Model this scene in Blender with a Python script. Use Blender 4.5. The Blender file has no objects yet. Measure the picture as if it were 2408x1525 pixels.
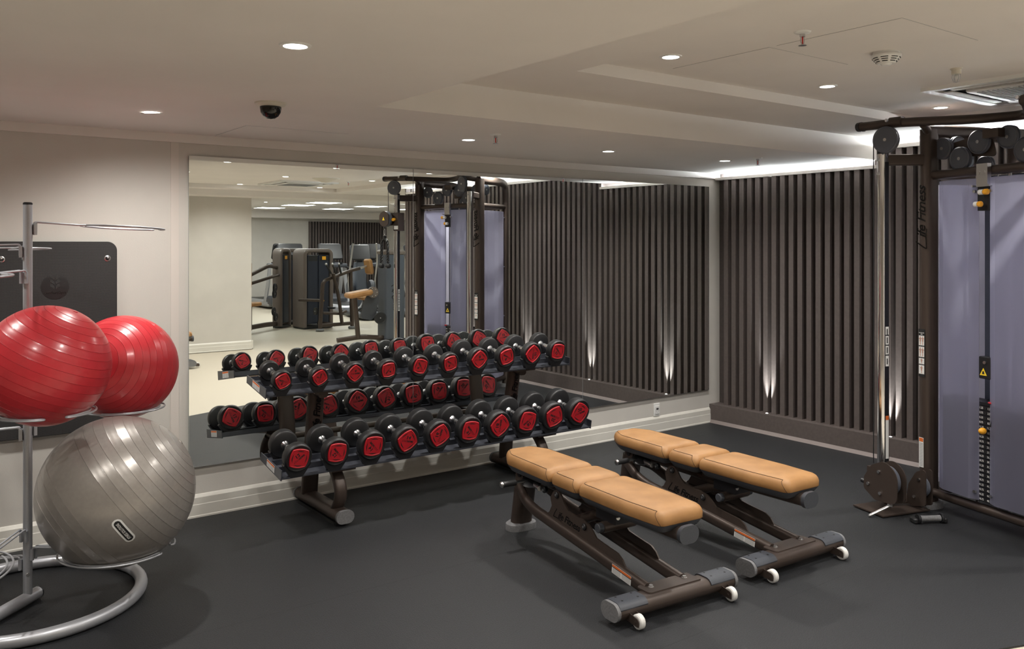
import bpy, bmesh, math, random
from mathutils import Vector, Matrix
random.seed(7)
PI = math.pi
R = math.radians
SC = bpy.context.scene
COL = SC.collection

# ---------------------------------------------------------------- camera
CAM_D, CAM_H, YAW = 5.126, 1.6, R(36.475)      # mirror plane is y = 0
cd = bpy.data.cameras.new('camera')
cd.sensor_width = 36.0
cd.lens = 2012.3 / 2408 * 36
cd.shift_y = -(762.5 - 574.2) / 2408
cd.clip_start, cd.clip_end = 0.05, 100
cam = bpy.data.objects.new('camera', cd)
cam.location = (0, -CAM_D, CAM_H)
cam.rotation_euler = (PI / 2, 0, -YAW)
COL.objects.link(cam)
SC.camera = cam

# ---------------------------------------------------------------- light and exposure
world = bpy.data.worlds.new('world')
world.use_nodes = True
world.node_tree.nodes['Background'].inputs[0].default_value = (0.9, 0.93, 1, 1)
world.node_tree.nodes['Background'].inputs[1].default_value = 0.05
SC.world = world
vs = SC.view_settings
vs.view_transform = 'Standard'
vs.look = 'None'
vs.gamma = 1
vs.use_curve_mapping = False
vs.exposure = 0.50
DOWNLIGHT_W = 62.0
LENS_E = 9.0
PANEL_E = 16.0
COVE_E = 260.0
UPLIGHT_W = 90.0
WARM = (1.0, 0.965, 0.915)
COOL = (0.93, 1.0, 0.97)

# ---------------------------------------------------------------- materials
MATS = {}

def mat(name, col, rough=.5, metal=0., noise=0., nscale=60., bump=0., bscale=300., spec=.5, emit=0., coat=0., sheen=0., col2=None, stretch=None):
    m = bpy.data.materials.new(name)
    m.use_nodes = True
    nt = m.node_tree
    b = nt.nodes['Principled BSDF']
    b.inputs['Base Color'].default_value = (*col, 1)
    b.inputs['Roughness'].default_value = rough
    b.inputs['Metallic'].default_value = metal
    b.inputs['Specular IOR Level'].default_value = spec
    if coat:
        b.inputs['Coat Weight'].default_value = coat
        b.inputs['Coat Roughness'].default_value = .15
    if emit:
        b.inputs['Emission Color'].default_value = (*col, 1)
        b.inputs['Emission Strength'].default_value = emit
    if noise or bump:
        tc = nt.nodes.new('ShaderNodeTexCoord')
        src = tc.outputs['Object']
        if stretch:
            mp = nt.nodes.new('ShaderNodeMapping')
            mp.inputs['Scale'].default_value = stretch
            nt.links.new(src, mp.inputs[0])
            src = mp.outputs[0]
    if noise:
        n = nt.nodes.new('ShaderNodeTexNoise')
        n.inputs['Scale'].default_value = nscale
        n.inputs['Detail'].default_value = 4
        nt.links.new(src, n.inputs['Vector'])
        r = nt.nodes.new('ShaderNodeValToRGB')
        r.color_ramp.elements[0].position = .35
        r.color_ramp.elements[1].position = .65
        c2 = col2 or tuple(min(1, c * (1 + noise)) for c in col)
        r.color_ramp.elements[0].color = (*[c * (1 - noise) for c in col], 1)
        r.color_ramp.elements[1].color = (*c2, 1)
        nt.links.new(n.outputs['Fac'], r.inputs[0])
        nt.links.new(r.outputs[0], b.inputs['Base Color'])
    if bump:
        n2 = nt.nodes.new('ShaderNodeTexNoise')
        n2.inputs['Scale'].default_value = bscale
        n2.inputs['Detail'].default_value = 3
        nt.links.new(src, n2.inputs['Vector'])
        bp = nt.nodes.new('ShaderNodeBump')
        bp.inputs['Strength'].default_value = bump
        bp.inputs['Distance'].default_value = .002
        nt.links.new(n2.outputs['Fac'], bp.inputs['Height'])
        nt.links.new(bp.outputs[0], b.inputs['Normal'])
    MATS[name] = m
    return m

mat('wall', (.60, .575, .53), .75, noise=.03, nscale=3, bump=.15, bscale=160)
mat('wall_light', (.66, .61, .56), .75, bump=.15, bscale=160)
mat('ceil', (.80, .762, .725), .85, noise=.02, nscale=2, bump=.08, bscale=200)
mat('trim', (.70, .68, .62), .45, noise=.03, nscale=4)
mat('cornice', (.76, .72, .68), .6)
mat('rubber_floor', (.0125, .0134, .0155), .56, noise=.55, nscale=190, bump=1.0, bscale=190, spec=.45)
mat('beige_floor', (.50, .45, .365), .48, noise=.08, nscale=260, bump=.15, bscale=350)
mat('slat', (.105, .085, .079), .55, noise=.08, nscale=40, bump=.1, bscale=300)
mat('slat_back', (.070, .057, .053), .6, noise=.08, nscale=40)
mat('skirt', (.24, .20, .19), .5)
mat('mirror', (.90, .93, .91), .0, 1.0)
mat('mirror_edge', (.12, .17, .16), .15, .3)
mat('white_plastic', (.80, .80, .78), .35)
mat('cream_plastic', (.66, .62, .53), .4)
mat('bronze', (.072, .053, .044), .38, .35, noise=.1, nscale=900, bump=.12, bscale=1200)
mat('bronze_light', (.17, .14, .125), .42, .3, noise=.06, nscale=700)
mat('black_metal', (.020, .020, .024), .35, .3)
mat('tray', (.085, .090, .108), .30, .35, noise=.1, nscale=600, bump=.1, bscale=900)
mat('black_rubber', (.015, .015, .016), .42, noise=.2, nscale=500, bump=.15, bscale=700)
mat('black_plastic', (.013, .013, .015), .38)
mat('charcoal', (.055, .060, .072), .45, noise=.1, nscale=300, bump=.15, bscale=900)
mat('pulley', (.095, .104, .130), .38)
mat('gray_rubber', (.17, .17, .175), .6, noise=.15, nscale=120, bump=.2, bscale=500)
mat('red', (.50, .012, .022), .42, noise=.08, nscale=200)
mat('ball_red', (.50, .026, .036), .32, noise=.03, nscale=30, bump=.04, bscale=400, coat=.25)
mat('ball_gray', (.33, .305, .28), .30, .35, noise=.04, nscale=60, bump=.06, bscale=500, coat=.2)
mat('silver', (.46, .47, .50), .36, .55, noise=.05, nscale=500, bump=.05, bscale=900)
mat('chrome', (.82, .82, .84), .10, 1.0)
mat('steel', (.62, .62, .63), .28, 1.0)
mat('handle_steel', (.86, .86, .87), .24, 1.0)
mat('leather', (.36, .178, .060), .46, noise=.10, nscale=9, bump=.25, bscale=700, col2=(.41, .212, .078))
mat('seam', (.045, .022, .010), .7)
mat('orange', (.86, .40, .025), .35)
mat('yellow', (.85, .60, .03), .5)
mat('label_white', (.78, .78, .76), .5)
mat('label_orange', (.75, .17, .035), .5)
mat('label_gray', (.36, .36, .37), .6)
mat('print_black', (.012, .012, .012), .6)
mat('print_white', (.80, .80, .78), .5)
mat('emboss', (.006, .005, .005), .25, .2)
mat('navy', (.022, .028, .045), .4, noise=.08, nscale=300)
mat('graypanel', (.070, .082, .105), .45, noise=.06, nscale=300)
mat('wheel', (.74, .73, .70), .4)
mat('screen', (.02, .025, .04), .12)
mat('screen_lit', (.07, .08, .10), .15)
mat('skin', (.50, .27, .20), .7)
mat('grille', (.25, .25, .25), .5)
mat('dome', (.008, .007, .006), .06)
mat('lens', (1.0, .97, .92), .5, emit=LENS_E)
mat('panel_lit', (1.0, 1.0, .97), .5, emit=PANEL_E)
mat('cove', (.90, .97, 1.0), .5, emit=COVE_E)
mat('green_sign', (.05, .75, .42), .4, emit=1.6)
mat('red_bulb', (.6, .02, .02), .2)

def hatch_mat():
    """closed-cell foam with a fine woven relief"""
    m = mat('foam', (.030, .029, .030), .68)
    nt = m.node_tree
    b = nt.nodes['Principled BSDF']
    tc = nt.nodes.new('ShaderNodeTexCoord')
    mp = nt.nodes.new('ShaderNodeMapping')
    mp.inputs['Scale'].default_value = (150, 1, 220)
    nt.links.new(tc.outputs['Object'], mp.inputs[0])
    w = nt.nodes.new('ShaderNodeTexVoronoi')
    w.voronoi_dimensions = '3D'
    w.inputs['Scale'].default_value = 1.0
    w.inputs['Randomness'].default_value = .12
    nt.links.new(mp.outputs[0], w.inputs['Vector'])
    r = nt.nodes.new('ShaderNodeValToRGB')
    r.color_ramp.elements[0].color = (.055, .052, .050, 1)
    r.color_ramp.elements[1].color = (.010, .010, .011, 1)
    r.color_ramp.elements[1].position = .62
    nt.links.new(w.outputs['Distance'], r.inputs[0])
    nt.links.new(r.outputs[0], b.inputs['Base Color'])
    bp = nt.nodes.new('ShaderNodeBump')
    bp.inputs['Strength'].default_value = .5
    bp.inputs['Distance'].default_value = .001
    bp.invert = True
    nt.links.new(w.outputs['Distance'], bp.inputs['Height'])
    nt.links.new(bp.outputs[0], b.inputs['Normal'])
hatch_mat()

def shroud_mat():
    m = bpy.data.materials.new('shroud')
    m.use_nodes = True
    nt = m.node_tree
    nt.nodes.clear()
    out = nt.nodes.new('ShaderNodeOutputMaterial')
    di = nt.nodes.new('ShaderNodeBsdfPrincipled')
    di.inputs['Base Color'].default_value = (.44, .44, .54, 1)
    di.inputs['Roughness'].default_value = .35
    tl = nt.nodes.new('ShaderNodeBsdfTranslucent')
    tl.inputs[0].default_value = (.82, .82, .92, 1)
    tr = nt.nodes.new('ShaderNodeBsdfTransparent')
    tr.inputs[0].default_value = (.82, .82, .92, 1)
    m1 = nt.nodes.new('ShaderNodeMixShader')
    m1.inputs[0].default_value = .72
    m2 = nt.nodes.new('ShaderNodeMixShader')
    m2.inputs[0].default_value = .42
    nt.links.new(di.outputs[0], m1.inputs[1])
    nt.links.new(tl.outputs[0], m1.inputs[2])
    nt.links.new(m1.outputs[0], m2.inputs[1])
    nt.links.new(tr.outputs[0], m2.inputs[2])
    nt.links.new(m2.outputs[0], out.inputs[0])
    MATS['shroud'] = m
shroud_mat()

# ---------------------------------------------------------------- mesh helpers
def Mx(loc=(0, 0, 0), rot=(0, 0, 0)):
    from mathutils import Euler
    return Matrix.Translation(loc) @ Euler(rot).to_matrix().to_4x4()

def frame(o, x, y, z):
    m = Matrix.Identity(4)
    for i, v in enumerate((x, y, z)):
        for j in range(3):
            m[j][i] = v[j]
    for j in range(3):
        m[j][3] = o[j]
    return m

def arc_outline(corners, seg=6):
    """polygon with rounded corners: [(x, y, r)] counter-clockwise"""
    out = []
    n = len(corners)
    for i in range(n):
        p = Vector(corners[i][:2])
        r = corners[i][2]
        a = (Vector(corners[i - 1][:2]) - p)
        b = (Vector(corners[(i + 1) % n][:2]) - p)
        la, lb = a.length, b.length
        a.normalize()
        b.normalize()
        if r <= 0:
            out.append((p.x, p.y))
            continue
        ang = a.angle(b)
        d = min(r / math.tan(ang / 2), la * .49, lb * .49)
        rr = d * math.tan(ang / 2)
        c = p + (a + b).normalized() * (rr / math.sin(ang / 2))
        s = p + a * d - c
        e = p + b * d - c
        tot = s.angle(e)
        sg = 1 if s.x * e.y - s.y * e.x > 0 else -1
        for k in range(seg + 1):
            th = sg * tot * k / seg
            out.append((c.x + s.x * math.cos(th) - s.y * math.sin(th), c.y + s.x * math.sin(th) + s.y * math.cos(th)))
    return out

def rrect(w, h, r, seg=5):
    return arc_outline([(-w / 2, -h / 2, r), (w / 2, -h / 2, r), (w / 2, h / 2, r), (-w / 2, h / 2, r)], seg)

def inset_poly(pts, d):
    n = len(pts)
    out = []
    for i in range(n):
        p0, p1, p2 = Vector(pts[i - 1]), Vector(pts[i]), Vector(pts[(i + 1) % n])
        a = (p1 - p0)
        b = (p2 - p1)
        if a.length < 1e-7:
            a = b
        if b.length < 1e-7:
            b = a
        a.normalize()
        b.normalize()
        nn = Vector((-(a.y + b.y), a.x + b.x))
        if nn.length < 1e-6:
            nn = Vector((-a.y, a.x))
        nn.normalize()
        k = max(.5, nn.dot(Vector((-a.y, a.x))))
        q = p1 + nn * (d / k)
        out.append((q.x, q.y))
    return out

class MB:
    def __init__(s):
        s.v, s.f = [], []
    def add(s, vs, fs, M=None):
        k = len(s.v)
        s.v += [tuple(M @ Vector(p)) if M is not None else tuple(p) for p in vs]
        s.f += [tuple(i + k for i in f) for f in fs]
        return s
    def box(s, c, d, M=None):
        x, y, z = c
        a, b, e = d[0] / 2, d[1] / 2, d[2] / 2
        vs = [(x + i * a, y + j * b, z + k * e) for i in (-1, 1) for j in (-1, 1) for k in (-1, 1)]
        return s.add(vs, [(0, 1, 3, 2), (4, 6, 7, 5), (0, 4, 5, 1), (2, 3, 7, 6), (0, 2, 6, 4), (1, 5, 7, 3)], M)
    def bb(s, x0, x1, y0, y1, z0, z1, M=None):
        return s.box(((x0 + x1) / 2, (y0 + y1) / 2, (z0 + z1) / 2), (abs(x1 - x0), abs(y1 - y0), abs(z1 - z0)), M)
    def loft(s, rings, closed=False, cap=True, M=None):
        n = len(rings[0])
        vs = [p for r in rings for p in r]
        fs = []
        m = len(rings)
        for i in range(m if closed else m - 1):
            for j in range(n):
                a, b = i * n + j, i * n + (j + 1) % n
                c, d = ((i + 1) % m) * n + (j + 1) % n, ((i + 1) % m) * n + j
                fs.append((a, b, c, d))
        if cap and not closed:
            fs.append(tuple(range(n))[::-1])
            fs.append(tuple((m - 1) * n + j for j in range(n)))
        return s.add(vs, fs, M)
    def prism(s, poly, z0, z1, M=None, bev=0.):
        """extrude a 2-D outline along z, optionally with chamfered rims"""
        if bev:
            ins = inset_poly(poly, bev)
            rings = [[(x, y, z0) for x, y in ins], [(x, y, z0 + bev) for x, y in poly], [(x, y, z1 - bev) for x, y in poly], [(x, y, z1) for x, y in ins]]
        else:
            rings = [[(x, y, z0) for x, y in poly], [(x, y, z1) for x, y in poly]]
        return s.loft(rings, M=M)
    def rbox(s, c, d, r, M=None, seg=4, bev=None):
        """box with rounded vertical corners and chamfered rims"""
        p = [(x + c[0], y + c[1]) for x, y in rrect(d[0], d[1], r, seg)]
        return s.prism(p, c[2] - d[2] / 2, c[2] + d[2] / 2, M, bev if bev is not None else min(r * .5, d[2] * .3))
    def cyl(s, p0, p1, r0, r1=None, n=16, M=None, bev=0.):
        r1 = r0 if r1 is None else r1
        p0, p1 = Vector(p0), Vector(p1)
        w = (p1 - p0)
        L = w.length
        w.normalize()
        u = w.orthogonal().normalized()
        v = w.cross(u)
        prof = [(0, r0), (L, r1)]
        if bev:
            prof = [(0, r0 - bev), (bev, r0), (L - bev, r1), (L, r1 - bev)]
        rings = []
        for h, r in prof:
            c = p0 + w * h
            rings.append([tuple(c + u * (r * math.cos(2 * PI * k / n)) + v * (r * math.sin(2 * PI * k / n))) for k in range(n)])
        return s.loft(rings, M=M)
    def lathe(s, prof, n=24, M=None, cap=True):
        """profile [(r, z)] about local z"""
        rings = [[(r * math.cos(2 * PI * k / n), r * math.sin(2 * PI * k / n), z) for k in range(n)] for r, z in prof]
        return s.loft(rings, cap=cap, M=M)
    def sweep(s, path, sec, up=(0, 0, 1), closed=False, M=None, scale=None):
        """sweep a 2-D section (x sideways, y along up) along a path; sec may be a radius"""
        path = [Vector(p) for p in path]
        n = len(path)
        if not isinstance(sec, (list, tuple)):
            r = sec
            k = 10 if r < .012 else 14
            sec = [(r * math.cos(2 * PI * i / k), r * math.sin(2 * PI * i / k)) for i in range(k)]
        up = Vector(up)
        rings = []
        prev = None
        for i in range(n):
            a = path[i - 1] if (i > 0 or closed) else path[i]
            b = path[(i + 1) % n] if (i < n - 1 or closed) else path[i]
            t = (b - a).normalized()
            if prev is None:
                u = up - t * up.dot(t)
                if u.length < 1e-4:
                    u = t.orthogonal()
            else:
                u = prev - t * prev.dot(t)
            u.normalize()
            prev = u
            sd = t.cross(u)
            k = 1.0
            if 0 < i < n - 1 or closed:
                d1 = (path[i] - path[i - 1]).normalized()
                d2 = (path[(i + 1) % n] - path[i]).normalized()
                k = 1 / max(.6, math.cos(d1.angle(d2, 0) / 2))
            q = scale[i] if scale else 1.0
            rings.append([tuple(path[i] + sd * (x * q * k) + u * (y * q)) for x, y in sec])
        return s.loft(rings, closed=closed, M=M)
    def sphere(s, c, r, n=16, m=10, M=None, sq=(1, 1, 1)):
        rings = []
        for i in range(m + 1):
            th = PI * i / m
            rr = max(r * math.sin(th), r * .002)
            rings.append([(c[0] + sq[0] * rr * math.cos(2 * PI * k / n), c[1] + sq[1] * rr * math.sin(2 * PI * k / n), c[2] - sq[2] * r * math.cos(th)) for k in range(n)])
        return s.loft(rings, M=M)
    def build(s, name, m, parent=None, smooth=35, **tags):
        me = bpy.data.meshes.new(name)
        me.from_pydata(s.v, [], s.f)
        bm = bmesh.new()
        bm.from_mesh(me)
        bmesh.ops.recalc_face_normals(bm, faces=bm.faces)
        bm.to_mesh(me)
        bm.free()
        if smooth:
            me.shade_smooth()
            me.set_sharp_from_angle(angle=R(smooth))
        me.materials.append(MATS[m] if isinstance(m, str) else m)
        return put(name, me, parent, **tags)

def put(name, me, parent=None, **tags):
    o = bpy.data.objects.new(name, me)
    COL.objects.link(o)
    if parent is not None:
        o.parent = parent
    for k, v in tags.items():
        if v:
            o[k] = v
    return o

def thing(name, label, category, loc=(0, 0, 0), rotz=0., group=None):
    o = bpy.data.objects.new(name, None)
    o.empty_display_size = .1
    COL.objects.link(o)
    o.location = loc
    o.rotation_euler = (0, 0, rotz)
    o['label'] = label
    o['category'] = category
    if group:
        o['group'] = group
    return o

def copy_tree(o, parent=None):
    c = o.copy()
    COL.objects.link(c)
    c.parent = parent
    for ch in list(o.children):
        copy_tree(ch, c)
    return c

_TXT = {}
def text_part(name, body, size, M, m, parent, shear=0., bold=0., align='CENTER', sx=1., ext=.0004, spacing=1.):
    """lettering as a thin mesh, lying in the local xy plane of M and facing its +z"""
    key = (body, shear, bold, align, spacing, ext / size)
    if key not in _TXT:
        cu = bpy.data.curves.new('lettering', 'FONT')
        cu.body = body
        cu.size = 1.0
        cu.shear = shear
        cu.offset = bold
        cu.extrude = ext / size
        cu.resolution_u = 2
        cu.space_character = spacing
        cu.align_x = align
        cu.align_y = 'CENTER'
        o = bpy.data.objects.new('lettering', cu)
        COL.objects.link(o)
        bpy.context.view_layer.update()
        dg = bpy.context.evaluated_depsgraph_get()
        me = bpy.data.meshes.new_from_object(o.evaluated_get(dg))
        bpy.data.objects.remove(o)
        _TXT[key] = me
    me = _TXT[key].copy()
    me.transform(M @ Matrix.Diagonal((size * sx, size, size, 1)))
    me.materials.clear()
    me.materials.append(MATS[m])
    return put(name, me, parent)

def circ(c, r, n, a0=0., a1=2 * PI, z=None, closed=True):
    k = n if closed else n + 1
    return [(c[0] + r * math.cos(a0 + (a1 - a0) * i / n), c[1] + r * math.sin(a0 + (a1 - a0) * i / n), c[2]) for i in range(k)]

def bez(p0, p1, p2, p3, n=8):
    p0, p1, p2, p3 = map(Vector, (p0, p1, p2, p3))
    return [p0 * (1 - t) ** 3 + p1 * (3 * t * (1 - t) ** 2) + p2 * (3 * t * t * (1 - t)) + p3 * t ** 3 for t in [i / n for i in range(n + 1)]]

def fillet(pts, r, seg=6):
    """3-D polyline with rounded corners"""
    pts = [Vector(p) for p in pts]
    out = [pts[0]]
    for i in range(1, len(pts) - 1):
        p = pts[i]
        a, b = pts[i - 1] - p, pts[i + 1] - p
        d = min(r, a.length * .45, b.length * .45)
        a, b = p + a.normalized() * d, p + b.normalized() * d
        for k in range(seg + 1):
            t = k / seg
            out.append(a * (1 - t) ** 2 + p * (2 * t * (1 - t)) + b * t * t)
    out.append(pts[-1])
    return out

def oval(w, h, seg=6):
    """stadium section w x h"""
    r = min(w, h) / 2 * .995
    return rrect(w, h, r, seg)

def logo(parent, M, size, m='emboss'):
    """slanted two-word script with the long stroke of its first letter"""
    g = text_part('lettering', 'ife Fitness', size, M @ Matrix.Translation((size * .42, 0, 0)), m, parent, shear=.32, bold=.012, spacing=.92)
    w = size
    path = [(-w * 1.62, w * .50, 0), (-w * 1.95, -w * .05, 0), (-w * 2.12, -w * .42, 0), (-w * 1.95, -w * .40, 0), (-w * 1.3, -w * .36, 0), (-w * .75, -w * .44, 0)]
    mb = MB()
    mb.sweep(fillet(path, w * .12), [(-w * .045, -.0002), (w * .045, -.0002), (w * .045, .0002), (-w * .045, .0002)], up=(0, 0, 1), M=M)
    mb.build('lettering', m, parent, smooth=0)
    return g
# ================================================================ the room
Z1, Z2, Z3, ZB, ZF = 2.240, 2.40, 2.456, 2.31, 2.50
WY = .02                      # face of the mirror wall
XL, XS, XE = -2.3, 6.155, 12.5
YB, YS, YF = -7.8, -5.66, -17.5
XB = 4.588
TOP = 2.75

def struct(mb, name, m, parent=None, smooth=0):
    o = mb.build(name, m, parent, smooth=smooth)
    if parent is None:
        o['kind'] = 'structure'
    return o

floor = struct(MB().bb(XL - .2, XE + .2, YF - .2, WY + .2, -.06, -.008), 'floor', 'beige_floor')

def clip_half(poly, f):
    out = []
    for i in range(len(poly)):
        a, b = poly[i - 1], poly[i]
        fa, fb = f(a), f(b)
        if (fa >= 0) != (fb >= 0):
            t = fa / (fa - fb)
            out.append((a[0] + (b[0] - a[0]) * t, a[1] + (b[1] - a[1]) * t))
        if fb >= 0:
            out.append(b)
    return out

edge = lambda p: p[1] - (-3.1 - .371 * (p[0] - 2.36))
ys = [WY, -.31, -1.53, -2.75, -3.97, -5.2]
for i in range(5):
    poly = [(XL, ys[i + 1] + .0004), (6.03, ys[i + 1] + .0004), (6.03, ys[i] - .0004), (XL, ys[i] - .0004)]
    poly = clip_half(poly, edge)
    if len(poly) > 2:
        struct(MB().prism(poly, -.008, 0), 'rubber_roll', 'rubber_floor', floor)

struct(MB().bb(XL - .2, XS + .2, WY, WY + .2, -.06, TOP), 'wall_back', 'wall')
struct(MB().bb(XL - .2, XL, YB, WY, -.06, TOP), 'wall_left', 'wall')
struct(MB().bb(XL - .2, XB, YF - .2, YB, -.06, TOP), 'wall_block', 'wall')
struct(MB().bb(XB, XE + .2, YF - .2, YF, -.06, TOP), 'wall_far', 'wall')
struct(MB().bb(XE, XE + .2, YF, YS, -.06, TOP), 'wall_side', 'wall')
struct(MB().bb(XS + .2, XE + .2, YS, YS + .2, -.06, TOP), 'wall_return', 'wall')
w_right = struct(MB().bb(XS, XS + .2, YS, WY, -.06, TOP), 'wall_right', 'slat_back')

# flush lighter strip of wall beside the mirror
struct(MB().bb(1.352, 1.397, WY - .004, WY, .13, 2.19), 'lighter_strip', 'wall_light')

# ceiling with its two trays
c = MB()
c.bb(XL - .2, XS + .2, -1.55, WY + .2, Z1, TOP)
c.bb(XL - .2, 1.86, YB - .2, -1.55, Z1, TOP)
c.bb(1.86, 2.59, -7.4, -1.55, Z2, TOP)
c.bb(2.59, XE + .2, -2.125, -1.55, Z2, TOP)
c.bb(5.67, XE + .2, -7.4, -2.125, Z2, TOP)
c.bb(2.59, 5.67, -7.4, -7.1, Z2, TOP)
c.bb(2.59, 5.67, -7.1, -2.125, Z3, TOP)
c.bb(1.86, XE + .2, -8.2, -7.4, ZB, TOP)
c.bb(XB - .2, XE + .2, YF - .2, -8.2, ZF, TOP)
c.bb(XB, XE + .2, YF, YF + .6, ZB, ZF + .1)
ceil = struct(c, 'ceiling', 'ceil')
for x0, x1, y0, y1, z in ((1.59, 2.19, -.57, -.05, Z1), (3.11, 3.705, -2.80, -2.24, Z3), (3.11, 3.705, -3.40, -2.84, Z3)):
    struct(MB().bb(x0, x1, y0, y1, z - .0015, z + .01), 'access_hatch', 'ceil', ceil)
    s = MB()
    for a in ((x0 - .002, x0, y0, y1), (x1, x1 + .002, y0, y1), (x0, x1, y0 - .002, y0), (x0, x1, y1, y1 + .002)):
        s.bb(*a, z - .0006, z + .004)
    struct(s, 'hatch_seam', 'label_gray', ceil)

# cornice strips
def cornice(x0, x1, y0, y1, z0, z1, n):
    struct(MB().bb(x0, x1, y0, y1, z0, z1), n, 'cornice')
cornice(XL, 6.145, WY - .018, WY, 2.19, Z1, 'trim_2')
cornice(6.08, XS, -1.55, WY - .018, 2.178, 2.198, 'trim_3')
cornice(6.075, 6.081, -1.55, WY - .018, 2.178, 2.2005, 'trim_4')
cornice(6.08, XS, YS, -1.55, 2.318, 2.342, 'trim_5')
cornice(6.075, 6.081, YS, -1.55, 2.318, 2.3445, 'trim_6')

# cove light lying on top of the slatted wall
for y0, y1, z, lab in ((-1.53, -.02, 2.202, 'cool white light strip on the low part of the slatted wall top'), (YS + .05, -1.57, 2.346, 'cool white light strip on the high part of the slatted wall top')):
    o = MB().bb(6.102, 6.106, y0, y1, z - .004, z + .0005).build('light_strip', 'cove', None, smooth=0)
    o['label'] = lab
    o['category'] = 'light strip'

# slats
pitch, sw = .0849, .045
me = None
k = 0
while True:
    yc = -.0881 - pitch * k - sw / 2
    if yc - sw / 2 < YS:
        break
    high = yc < -1.53
    key = 'hi' if high else 'lo'
    top = 2.318 if high else 2.178
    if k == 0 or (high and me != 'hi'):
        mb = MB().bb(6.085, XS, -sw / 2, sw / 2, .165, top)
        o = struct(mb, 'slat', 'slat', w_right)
        shared = o.data
        me = key
    else:
        o = put('slat', shared, w_right)
    o.location = (0, yc, 0)
    k += 1
NS = k
struct(MB().bb(6.016, XS, YS, WY, 0, .165), 'plinth', 'slat', w_right)
struct(MB().prism([(6.016, 0), (6.016, .028), (6.000, 0)], YS, WY - .02, Matrix(((1, 0, 0, 0), (0, 0, 1, 0), (0, 1, 0, 0), (0, 0, 0, 1)))), 'skirting_strip', 'skirt', w_right)
struct(MB().bb(6.085, XS + .2, YS - .03, YS, 0, 2.4), 'end_board', 'slat', w_right)

# small uplights let into the plinth between slats
for i, kk in enumerate((4, 17, 30, 43, 56)):
    yg = -.0881 - pitch * (kk + 1) - sw - (pitch - sw) / 2
    up = thing('plinth_uplight', 'tiny white spot lamp on the slatted wall ledge shining up between slats', 'spot lamp', (6.050, yg, .165), group='uplights along the plinth of the slatted wall')
    MB().lathe([(.001, 0), (.016, 0), (.016, .003), (.012, .005), (.001, .005)], 16).build('bezel', 'steel', up)
    MB().lathe([(.0005, .0052), (.010, .0052), (.009, .0065), (.0005, .0065)], 16).build('lens', 'lens', up)
    ld = bpy.data.lights.new('uplight_beam', 'SPOT')
    ld.energy = UPLIGHT_W
    ld.spot_size = R(34)
    ld.spot_blend = .9
    ld.shadow_soft_size = .006
    ld.color = (.95, 1, .98)
    lo = bpy.data.objects.new('uplight_beam', ld)
    COL.objects.link(lo)
    lo.parent = up
    lo.location = (0, 0, .016)
    lo.rotation_euler = (0, R(180 + 4), 0)

# baseboards
prof = [(0, 0), (.020, 0), (.020, .009), (.017, .014), (.017, .074), (.015, .078), (.015, .115), (.004, .131), (0, .134)]
def baseboard(name, p0, p1, nrm):
    p0, p1, nrm = Vector((*p0, 0)), Vector((*p1, 0)), Vector((*nrm, 0))
    rings = [[tuple(p + nrm * a + Vector((0, 0, b))) for a, b in prof] for p in (p0, p1)]
    struct(MB().loft(rings), name, 'trim')
baseboard('baseboard_back', (XL, WY), (6.0155, WY), (0, -1))
baseboard('baseboard_block', (XL, YB), (XB + .02, YB), (0, 1))
baseboard('baseboard_block_side', (XB, YB + .02), (XB, YF), (1, 0))
baseboard('baseboard_far', (XB, YF), (XE, YF), (0, 1))

# mirror panels
for i, (x0, x1, lab) in enumerate(((1.450, 2.9462, 'frameless wall mirror panel beside the black exercise mat'), (2.9488, 4.4872, 'frameless wall mirror panel between the two other panels'), (4.4898, 5.990, 'frameless wall mirror panel beside the slatted wall'))):
    t = thing('wall_mirror', lab, 'mirror', (x0, 0, .295), group='mirror panels on the wall')
    w, h = x1 - x0, 2.117 - .295
    MB().bb(0, w, 0, .006, 0, h).build('glass', 'mirror', t, smooth=0)
    MB().bb(.002, w - .002, .006, WY, .004, h - .002).build('backing', 'mirror_edge', t, smooth=0)
    MB().bb(0, w, -.0004, .0005, -.0002, .0028).build('polished_edge', 'steel', t, smooth=0)
    MB().bb(w - .0016, w, -.0004, .0005, .003, h).build('polished_edge', 'label_gray', t, smooth=0)

# wall socket
t = thing('wall_socket', 'white plastic wall socket below the mirror', 'socket', (5.335, WY, .19))
M = Mx((0, 0, 0), (PI / 2, 0, 0))
MB().prism(rrect(.070, .108, .004), 0, .010, M, .002).build('plate', 'white_plastic', t)
MB().prism(rrect(.050, .070, .003), .010, .016, M, .002).build('insert', 'white_plastic', t)
MB().lathe([(.0215, .0155), (.0215, .0168), (.0195, .0168), (.0195, .0155)], 24, M).build('rim', 'label_gray', t)
q = MB()
q.prism(arc_outline([(-.014, .002, .003), (.014, .002, .003), (.012, .014, .004), (-.012, .014, .004)]), .0158, .0166, M)
q.cyl((-.008, -.0168, -.004), (-.008, -.015, -.004), .0025, n=10).cyl((.008, -.0168, -.004), (.008, -.015, -.004), .0025, n=10)
q.build('pin_hole', 'print_black', t)
MB().box((0, -.0163, -.040), (.036, .001, .002)).build('lettering', 'label_gray', t, smooth=0)
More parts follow.
